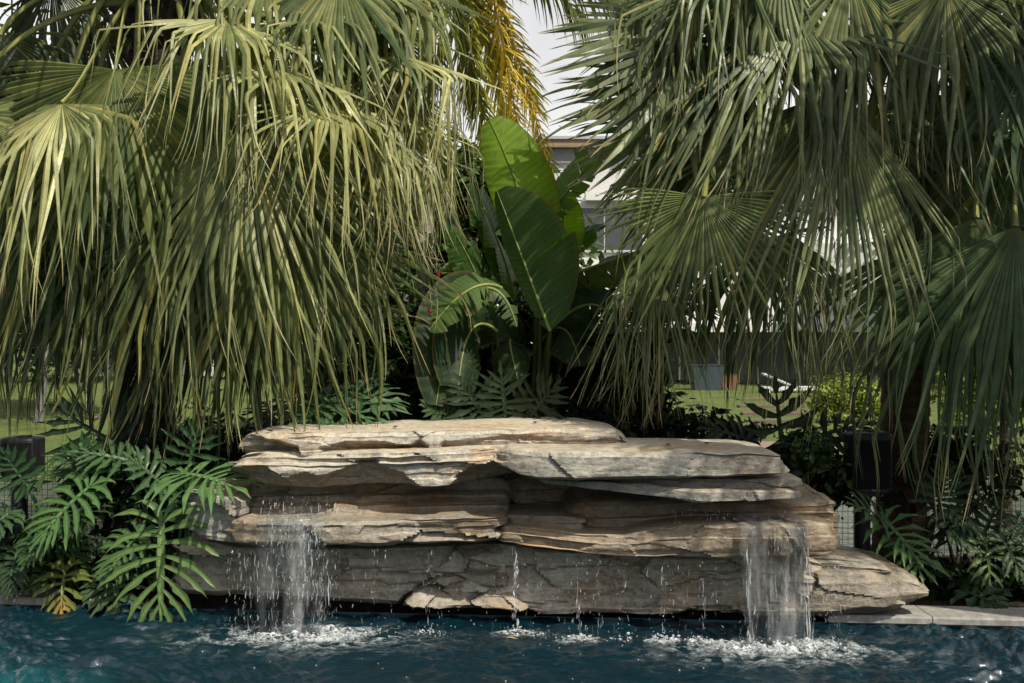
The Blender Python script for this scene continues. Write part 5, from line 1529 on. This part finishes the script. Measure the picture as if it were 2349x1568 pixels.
def make_plants():
    G = 'dark shrubs in the bed behind the waterfall'
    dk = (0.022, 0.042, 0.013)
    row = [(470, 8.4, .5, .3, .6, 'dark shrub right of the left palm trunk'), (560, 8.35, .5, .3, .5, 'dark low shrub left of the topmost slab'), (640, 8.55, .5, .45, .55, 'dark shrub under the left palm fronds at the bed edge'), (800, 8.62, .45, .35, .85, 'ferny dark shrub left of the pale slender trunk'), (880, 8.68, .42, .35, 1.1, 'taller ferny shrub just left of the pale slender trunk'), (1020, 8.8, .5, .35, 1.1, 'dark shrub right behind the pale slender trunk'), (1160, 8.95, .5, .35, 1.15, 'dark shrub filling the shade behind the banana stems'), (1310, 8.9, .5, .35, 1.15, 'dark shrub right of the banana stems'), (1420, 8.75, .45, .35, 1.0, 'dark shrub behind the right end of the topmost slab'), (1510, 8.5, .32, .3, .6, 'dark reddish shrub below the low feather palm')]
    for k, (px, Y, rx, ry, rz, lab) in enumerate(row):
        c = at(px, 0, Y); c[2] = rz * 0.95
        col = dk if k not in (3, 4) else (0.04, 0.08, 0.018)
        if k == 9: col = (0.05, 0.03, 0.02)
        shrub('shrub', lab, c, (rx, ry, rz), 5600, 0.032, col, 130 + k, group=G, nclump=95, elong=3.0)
    # small leaved twigs at the right, before the lawn
    c = at(1130, 640, 17.5); tree('garden_tree', 'bushy green tree beyond the pond behind the banana leaves', (c[0], 17.5, 0), 4, c, (1.35, 1.0, 1.9), 8500, .09, (.05, .09, .022), 240, r=.12, nclump=90)
    c = at(820, 640, 20); tree('garden_tree', 'bushy dark tree beyond the pond left of the slender trunk', (c[0], 20, 0), 4, c, (1.5, 1.0, 2.0), 6500, .09, (.035, .065, .018), 241, r=.12, nclump=90)
    c = at(1600, 985, 8.3); shrub('shrub', 'small glossy leaved shrub in front of the sunny lawn right of centre', c, (.32, .2, .2), 420, 0.035, (.02, .04, .018), 120, nclump=26, elong=2.0)
    c = at(1690, 1000, 8.2); shrub('shrub', 'low dark shrub along the top edge of the big grey slab', c, (.35, .2, .12), 420, 0.035, (.018, .036, .016), 121, nclump=24)
    c = at(1870, 1075, 7.7); shrub('shrub', 'glossy green shrub between the big grey slab and the black speaker', c, (.22, .22, .26), 1100, 0.032, (.035, .075, .02), 122, nclump=40)
    c = at(1880, 1120, 7.95); shrub('shrub', 'dark shrub behind the speaker post', c, (.4, .3, .35), 1500, 0.04, (.018, .035, .016), 123, nclump=40)
    c = at(2180, 1080, 8.25); shrub('shrub', 'dark shrub in front of the fence beneath the drooping right fronds', c, (.55, .2, .42), 1200, 0.045, (.022, .045, .018), 124, nclump=36)
    c = at(2260, 1345, 7.5); shrub('shrub', 'low dark ground plant on the soil behind the pale coping', c, (.55, .2, .16), 1100, 0.045, (.02, .042, .016), 125, nclump=40)
    c = at(2120, 1330, 7.6); shrub('shrub', 'sparse dark ground plant behind the tip of the pointed stone', c, (.3, .2, .16), 420, 0.04, (.022, .042, .018), 126, nclump=24)
    c = at(300, 1150, 7.85); shrub('shrub', 'dark undergrowth shrub at the foot of the left palm', c, (.5, .25, .42), 1500, 0.04, (.022, .045, .02), 127, nclump=40)
    c = at(220, 1290, 7.6); shrub('shrub', 'low dark undergrowth shrub by the water at left', c, (.6, .18, .2), 1500, 0.032, (.025, .05, .018), 128, nclump=44)
    c = at(20, 1290, 7.75); shrub('shrub', 'dark undergrowth shrub at the left edge above the coping', c, (.4, .25, .3), 1300, 0.04, (.022, .045, .018), 129, nclump=36)
    # cordylines, dark red straps
    for px, Y, lab, sd in ((2090, 7.95, 'dark red cordyline at the foot of the ringed right trunk', 1), (1500, 8.2, 'dark red cordyline in the shade right of the banana plant', 2)):
        rng = np.random.default_rng(sd)
        p = np.array([at(px, 0, Y)[0], Y, 0.07]); root = empty('cordyline', p, lab, 'plant', 'red cordylines in the bed')
        top = p + np.array([0, 0, 0.55])
        for k in range(16):
            b = Buf(); a = rng.uniform(0, 2 * PI); e = rng.uniform(.3, 1.3)
            d = np.array([[math.cos(a) * math.cos(e), math.sin(a) * math.cos(e), math.sin(e)]])
            strips(b, (top + np.array([0, 0, rng.uniform(-.2, .15)]))[None], d, nrm(np.cross(d, [[0, 0, 1.0]])), np.array([rng.uniform(.35, .55)]), np.array([.03]), rng, np.array((.07, .018, .022)) if k % 3 else np.array((.03, .035, .02)), .7, 12, lambda q: math.sin(PI * min(1, .12 + .88 * q))**.7)
            b.build('leaf', M_philo, root)
        stalk(root, (p, p + np.array([.02, 0, .3]), top), (.015, .012), (.08, .06, .05), 'stem')
    # garden beyond the pond
    tree('lawn_tree', 'thin grey tree standing on the sunny lawn at far left', (at(88, 0, 22)[0], 22, ground_z(np.array(-9.1), np.array(22.0))), 4, at(100, 560, 22), (2.2, 1.5, 1.5), 5000, .11, (.06, .10, .03), 201, r=.085, barkc=(.17, .165, .155))
    for k, (px, Y, rx, rz, lab, col) in enumerate([(190, 30, 2.2, 1.5, 'round dark shrub behind the lawn near the thin grey tree', (.03, .06, .02)), (310, 36, 3.0, 2.2, 'broad dark shrub mass behind the left trunk', (.035, .07, .02)), (-20, 34, 3.0, 2.4, 'bright leafy shrub behind the lawn at the left edge', (.08, .13, .03)), (520, 34, 3.2, 1.8, 'green shrub beyond the pond seen under the left fronds', (.05, .10, .025)), (760, 36, 3.2, 2.4, 'green shrub beyond the pond left of the slender trunk', (.06, .11, .025))]):
        c = at(px, 0, Y); c[2] = float(ground_z(np.array(c[0]), np.array(c[1]))) + rz * .75
        shrub('garden_shrub', lab, c, (rx, 1.2, rz), 4200, .10, col, 210 + k, group='shrubs beyond the lawn', nclump=70)
    c = at(1950, 0, 24); c[2] = .42
    shrub('garden_shrub', 'clipped round yellow green shrub beside the plank steps', c, (.85, .7, .58), 9000, .045, (.20, .24, .035), 220, nclump=170, elong=1.6)
    c = at(2290, 0, 22); c[2] = .6
    shrub('garden_shrub', 'yellow green shrub beyond the fence at the right edge', c, (1.2, .8, .75), 4000, .07, (.14, .19, .03), 221, nclump=80)
    for k, (px, py, Y, rx, rz, lab) in enumerate([(640, 420, 44, 6, 5, 'tall tree far behind the left palm'), (180, 430, 46, 6, 4.6, 'tall tree far behind the lawn at left'), (900, 520, 40, 3.6, 3.6, 'leafy tree far behind the slender feather palm'), (2250, 520, 40, 3.5, 4.0, 'tree far behind the right edge palm'), (-150, 380, 42, 6, 5.5, 'tall tree far beyond the left edge')]):
        c = at(px, py, Y); g = float(ground_z(np.array(c[0]), np.array(c[1])))
        tree('background_tree', lab, (c[0], Y, g), 6, c, (rx, 3, rz), 6500, .24, (.045, .08, .025), 230 + k, r=.25, group='trees far behind the garden', nclump=110)


make_plants()


# ------------------------------------------------------------------ fence, speakers
def make_fence():
    def run(x0, x1, label):
        Y = 8.5
        root = empty('wire_fence', (0.5 * (x0 + x1), Y, 0.0), label, 'fence', 'wire mesh fence panels behind the planting')
        b = Buf(); top = 0.88
        x = x0
        while x <= x1:
            box(b, (x - .0014, Y - .0014, 0.02), (x + .0014, Y + .0014, top)); x += 0.04
        z = 0.06
        while z <= top + 1e-6:
            box(b, (x0, Y - .0032, z - .0014), (x1, Y - .0015, z + .0014)); z += 0.041
        b.build('wire_mesh', M_wire, root, smooth=False)
        for px in (x0, x1):
            b = Buf(); tube(b, [(px, Y + .03, 0), (px, Y + .03, top * .5), (px, Y + .03, top + .04)], .02, 10)
            b.build('post', M_wire, root)
    run(-3.95, -2.75, 'black wire mesh fence panel behind the leaves at the left edge')
    run(-2.7, -1.5, 'black wire mesh fence panel behind the left palm trunk')
    run(2.35, 3.35, 'black wire mesh fence panel behind the black speaker post')
    run(3.4, 4.6, 'black wire mesh fence panel behind the fronds at the right edge')


make_fence()


def make_speaker(label, px0, px1, pytop, pybot, Y):
    c = at(0.5 * (px0 + px1), pytop, Y); zb = at(0, pybot, Y)[2]; zt = c[2]
    hw = (px1 - px0) / 2 / F * Y; hd = hw * 0.9
    root = empty('garden_speaker', (c[0], Y, 0.06), label, 'speaker', 'black garden speakers on posts')
    th = np.linspace(0, 2 * PI, 48, endpoint=False)
    def ring(sx, sy, z):
        e = 0.55
        cx_ = np.sign(np.cos(th)) * np.abs(np.cos(th))**e; sy_ = np.sign(np.sin(th)) * np.abs(np.sin(th))**e
        return np.stack([c[0] + cx_ * sx, Y + sy_ * sy, np.full_like(th, z)], -1)
    H = zt - zb
    lv = [(.90, 0, 0), (.97, .01, 0), (.985, .03, 0), (1, .4, 0), (1.0, .93, 0), (.985, .965, 0), (.94, .985, 0), (.80, .997, 0), (.4, 1.0, 0), (.02, 1.0, 0)]
    V = np.stack([ring(hw * a, hd * a, zb + H * h) for a, h, _ in lv])
    b = Buf(); b.add(V, gridf(len(lv), 48, True))
    ctr = np.array([[c[0], Y, zb]]); b.add(np.vstack([V[0], ctr]), [((i + 1) % 48, i, 48) for i in range(48)])
    body = b.build('body', M_black, root)
    # front grille, a hair proud of the body
    b = Buf(); xs = np.linspace(-.80, .80, 22); zs = np.linspace(.08, .88, 18)
    Yf = lambda q: Y - hd * (1 - abs(q)**(2 / .55)) ** (.55 / 2) - .004
    V = np.array([[(c[0] + hw * q, Yf(q), zb + H * z) for z in zs] for q in xs])
    b.add(V, gridf(22, 18)); b.build('grille', plain_mat('speaker_grille', (.008, .009, .010), .8, .2, 600, .6, bump=.6), root)
    b = Buf(); box(b, (c[0] - hw * .12, Y - hd * .5, zt), (c[0] + hw * .40, Y + hd * .3, zt + .012)); b.build('cap', M_black, root, smooth=False)
    b = Buf(); box(b, (c[0] - .012, Y - hd - .006, zb + H * .055), (c[0] + .012, Y - hd + .012, zb + H * .07)); b.build('badge', plain_mat('badge_metal', (.3, .3, .3), .4), root, smooth=False)
    b = Buf(); tube(b, [(c[0] - .03, Y + .02, 0.02), (c[0] - .03, Y + .02, zb * .5), (c[0] - .03, Y + .02, zb)], .055, 14); b.build('post', M_black, root)
    b = Buf(); box(b, (c[0] - .1, Y - .08, zb - .02), (c[0] + .06, Y + .1, zb)); b.build('bracket', M_black, root, smooth=False)


make_speaker('black garden speaker on a post right of the waterfall', 1940, 2040, 990, 1128, 7.75)
make_speaker('black garden speaker half hidden by leaves at the left edge', 8, 96, 1003, 1090, 7.7)


# ------------------------------------------------------------------ house and terrace
def make_house():
    Y = 45.0
    X = lambda px, Yd=Y: (px - CX) / F * Yd
    Z = lambda py, Yd=Y: CAMZ - (py - CY) / F * Yd
    root = empty('house', (X(1650), Y, -0.1), 'large white modern house behind the right palm with louvred top storey', 'house')
    def part(name, boxes, m, parent=root):
        b = Buf()
        for lo, hi in boxes: box(b, lo, hi)
        return b.build(name, m, parent, smooth=False)
    x0, x1 = X(1288), X(2330)
    part('wall', [((x0, Y + 1.0, -.2), (x1, Y + 10, Z(455))), ], M_white)
    part('upper_wall', [((X(1500), Y - .2, Z(742)), (x1, Y + 1.0, Z(560)))], M_white)
    part('ledge', [((x0 - .3, Y - .6, Z(742) - .35), (x1 + .3, Y + .98, Z(742)))], M_white)
    part('roof_slab', [((x0 + 1, Y + .6, Z(455)), (x1, Y + 10, Z(455) + .3))], M_white)
    tan = plain_mat('tan_fascia', (.30, .22, .15), .8, .2, 3, .15)
    part('top_storey', [((X(1245), Y + 3, Z(455) + .3), (X(2250), Y + 10, Z(310)))], plain_mat('pale_render', (.55, .55, .54), .8))
    part('fascia', [((X(1238), Y + 2.5, Z(312)), (X(2270), Y + 10, Z(294)))], tan)
    part('coping', [((X(1234), Y + 2.4, Z(294)), (X(2275), Y + 10.1, Z(287)))], plain_mat('grey_metal', (.4, .42, .44), .5))
    lou = plain_mat('grey_louvre', (.30, .32, .34), .5, .4)
    bl = []
    for k in range(14):
        z = Z(348) + (Z(314) - Z(348)) * k / 14
        bl.append(((X(1250), Y + 2.86, z), (X(1480), Y + 2.97, z + .028)))
    part('louvre', bl, lou)
    # grey glass on the middle storey
    gl = plain_mat('window_glass', (.06, .07, .075), .08, .8, 1, .2)
    fr = plain_mat('window_frame', (.5, .5, .5), .5)
    for a, c_ in ((1290, 1390), (1395, 1480)):
        w = part('window', [((X(a), Y + .93, Z(570)), (X(c_), Y + .99, Z(472)))], gl)
        part('lintel', [((X(a) - .08, Y + .88, Z(472)), (X(c_) + .08, Y + .985, Z(472) + .1))], fr, w)
        part('sill', [((X(a) - .08, Y + .88, Z(570) - .1), (X(c_) + .08, Y + .985, Z(570)))], fr, w)
    # dark glazed ground floor with white posts
    px = 1292
    while px < 2290:
        w = part('window', [((X(px), Y + .9, -.05), (X(px + 88), Y + .98, Z(742) - .37))], gl)
        part('frame', [((X(px) - .07, Y + .82, -.05), (X(px), Y + .975, Z(742) - .36))], fr, w)
        px += 92
    tb = Buf(); box(tb, (x0 - 2, 39.5, -.25), (x1 + 2, Y + 1, -.06)); tag(tb.build('terrace', M_white, smooth=False), 'white terrace along the house', None, kind='structure')
    # low white building beyond the lawn at left
    r2 = empty('garden_building', (X(250, 52), 52, 0), 'pale building glimpsed beyond the lawn shrubs left of the trunk', 'house')
    part('wall', [((X(150, 52), 52, 0), (X(420, 52), 58, Z(560, 52)))], M_white, r2)
    part('roof', [((X(140, 52), 51.6, Z(560, 52)), (X(430, 52), 58.4, Z(552, 52)))], lou, r2)
    part('window', [((X(260, 52), 51.95, Z(730, 52)), (X(330, 52), 52.0, Z(650, 52)))], gl, r2)
    # sun lounger
    Yl = 38.5
    lg = empty('sun_lounger', (X(1820, Yl), Yl, -.05), 'white slatted sun lounger on the terrace edge right of the plank steps', 'lounger')
    xa, xb = X(1748, Yl), X(1905, Yl)
    b = Buf(); box(b, (xa, Yl - .35, .10), (xb, Yl + .35, .22)); box(b, (xa + .1, Yl - .35, -.06), (xa + .2, Yl + .35, .10)); box(b, (xb - .2, Yl - .35, -.06), (xb - .1, Yl + .35, .10))
    b.build('frame', M_white, lg, smooth=False)
    b = Buf()
    for k in range(9):
        t = k / 8; x = xa + .9 * t; z = .62 - .38 * t
        box(b, (x, Yl - .34, z), (x + .08, Yl + .34, z + .05))
    b.build('backrest', M_white, lg, smooth=False)
    # pots on the terrace
    for px, c_, lab in ((1620, (.05, .07, .09), 'square blue grey planter in front of the dark glazing'), (1672, (.22, .12, .06), 'small terracotta coloured planter beside the blue grey planter')):
        b = Buf(); x = X(px, 41); w = .55 if px == 1620 else .3
        V = []
        for s_, z in ((.85, -.06), (1, .85 if px == 1620 else .5), (1.05, .9 if px == 1620 else .55), (.9, .9 if px == 1620 else .55), (.85, .75 if px == 1620 else .42)):
            V.append([(x - w * s_, 41 - w * s_, z), (x + w * s_, 41 - w * s_, z), (x + w * s_, 41 + w * s_, z), (x - w * s_, 41 + w * s_, z)])
        V = np.array(V); b.add(V, gridf(5, 4, True)); b.add(V[-1], [(0, 1, 2, 3)])
        tag(b.build('planter', plain_mat('planter_glaze', c_, .5), offset=(x, 41, -.06), smooth=False), lab, 'planter')


make_house()


def make_steps():
    rows = [(917, 1695, 1842), (932, 1697, 1846), (949, 1705, 1852), (966, 1715, 1852), (983, 1722, 1858)]
    names = ['farthest', 'fourth nearest', 'middle', 'second nearest', 'nearest']
    for (py, a, c_), nm in zip(rows, names):
        Y = (CAMZ - .06) * F / (py - CY)
        x0, x1 = at(a, 0, Y)[0], at(c_, 0, Y)[0]
        b = Buf(); box(b, (x0, Y, -.02), (x1, Y + .38, .075))
        o = b.build('step_plank', M_wood, offset=(.5 * (x0 + x1), Y, 0), smooth=False)
        tag(o, 'grey timber plank step across the lawn, %s of the five' % nm, 'step', 'timber plank steps on the lawn')
    b = Buf()
    for k in range(9):
        y = 17.6 + k * .17; box(b, (at(1690, 0, 19)[0], y, .0), (at(1880, 0, 19)[0], y + .16, .06))
    tag(b.build('deck', plain_mat('deck_wood', (.28, .20, .17), .7, .2, 9, .3, vec=(1, 10, 10)), offset=(at(1780, 0, 19)[0], 18, 0), smooth=False), 'small reddish timber deck at the foot of the plank steps', 'deck')


make_steps()


# ------------------------------------------------------------------ litter
def make_litter():
    rng = np.random.default_rng(77)
    spots = [(1922, 1459, .0, 'yellow fallen leaf floating near the middle of the pool'), (1975, 1449, .0, 'orange brown fallen leaf floating close to the slab drips')]
    spots = [(1917, 2458, 0, ''), ]
    for px, py, lab, c in ((1175, 1470, 'yellow fallen leaf floating mid pool', (.5, .35, .12)), (1206, 1464, 'brown fallen leaf floating beside the yellow one', (.3, .17, .08))):
        Y = CAMZ * F / (py - CY); p = at(px, py, Y); p[2] = .012
        b = Buf(); u = np.linspace(0, 1, 9)
        V = np.array([[p + np.array([(q - .5) * .07, s * .012 * math.sin(PI * q), .004 * s * s + .004 * math.sin(q * 5)]) for s in (-1, 0, 1)] for q in u])
        b.add(V, gridf(9, 3)[:, ::-1], c); tag(b.build('fallen_leaf', M_pet, offset=p), lab, 'leaf', 'fallen leaves on the water')

    # dry leaves lying on the slabs
    bpy.context.view_layer.update()
    dg = bpy.context.evaluated_depsgraph_get()
    labs = [(1.20, 7.02, 'right one of two dry leaves on the big grey right slab'), (0.95, 6.92, 'left one of two dry leaves on the big grey right slab'), (-0.75, 7.3, 'dry tan leaf lying at the left on the topmost slab'), (0.15, 7.45, 'dry tan leaf lying mid way on the topmost slab'), (-1.52, 7.15, 'dry leaf lying near the brown undercut end of the topmost slab')]
    for x, y, lab in labs:
        z = 3.0; hit = None
        for _ in range(40):
            ok, loc, nor, idx, ob, mt = SC.ray_cast(dg, Vector((x, y, z)), Vector((0, 0, -1)))
            if not ok: break
            if ob.name.startswith('sandstone'): hit = loc; break
            z = loc.z - 0.001
        if hit is None: continue
        a = rng.uniform(0, 6.28); t = np.array([math.cos(a), math.sin(a), 0]); s_ = np.array([-t[1], t[0], 0])
        p = np.array([hit.x, hit.y, hit.z + 0.006]); b = Buf(); l = rng.uniform(.05, .085)
        V = np.array([[p + t * (q - .5) * l + s_ * w * .014 * math.sin(PI * (q * .96 + .02)) + np.array([0, 0, .012 * w * w * math.sin(PI * q) + .008 * (q - .5)**2 * 4]) for w in (-1, -.5, 0, .5, 1)] for q in np.linspace(0, 1, 9)])
        b.add(V, gridf(9, 5)[:, ::-1], (0.13, 0.085, 0.045)); tag(b.build('fallen_leaf', M_pet, offset=p), lab, 'leaf', 'dry leaves on the slabs')



def make_bird_and_hose():
    Y = 21.5
    x = at(214, 0, Y)[0]; g = float(ground_z(np.array(x), np.array(Y)))
    root = empty('wading_bird', (x, Y, g), 'small brown wading bird with long curved bill on the lawn at left', 'bird')
    o = np.array([x, Y, g])
    # body, neck, head in one skin
    path = np.array([(-.17, 0, .185), (-.13, 0, .185), (-.08, 0, .18), (-.02, 0, .175), (.04, 0, .18), (.08, 0, .20), (.105, 0, .225), (.125, 0, .25), (.145, 0, .262), (.165, 0, .258)]) + o
    rad = np.array([.008, .022, .040, .050, .046, .032, .019, .015, .018, .010])
    P = np.stack([np.interp(np.linspace(0, 9, 40), np.arange(10), path[:, k]) for k in range(3)], 1)
    r = np.interp(np.linspace(0, 9, 40), np.arange(10), rad)
    cc = np.tile((.13, .10, .085), (40, 1)); cc[:8] = (.05, .04, .035)
    m = plain_mat('feathers', (.1, .08, .07), .8, .2, 40, .3, attr=True)
    b = Buf(); tube(b, P, r, 12, cc); b.build('body', m, root)
    b = Buf(); tube(b, np.array([(.165, 0, .258), (.19, 0, .252), (.21, 0, .238), (.222, 0, .218)]) + o, [.006, .005, .004, .002], 6, (.06, .045, .04)); b.build('bill', m, root)
    for dy, dx in ((-.015, .0), (.015, .02)):
        b = Buf(); tube(b, np.array([(dx, dy, .15), (dx - .008, dy, .08), (dx, dy, .008), (dx + .03, dy, .003)]) + o, [.008, .004, .004, .003], 6, (.2, .14, .1)); b.build('leg', m, root)
    # blue hose looped at the water's edge
    pts = np.array([at(266, 1384, 7.30), at(282, 1378, 7.24), at(300, 1374, 7.22), at(312, 1384, 7.22), at(300, 1398, 7.20), at(282, 1394, 7.22), at(272, 1402, 7.20), at(296, 1412, 7.16)])
    q = np.linspace(0, len(pts) - 1, 60)
    P = np.stack([np.interp(q, np.arange(len(pts)), pts[:, k]) for k in range(3)], 1)
    for _ in range(6): P[1:-1] = (P[:-2] + 2 * P[1:-1] + P[2:]) / 4
    b = Buf(); P[:, 2] -= 0.03; tube(b, P, .009, 8, (.012, .06, .16))
    tag(b.build('hose', M_pet, offset=P[0]), 'blue hose looped at the waterline behind the wet cut leaf', 'hose')


make_bird_and_hose()

make_litter()
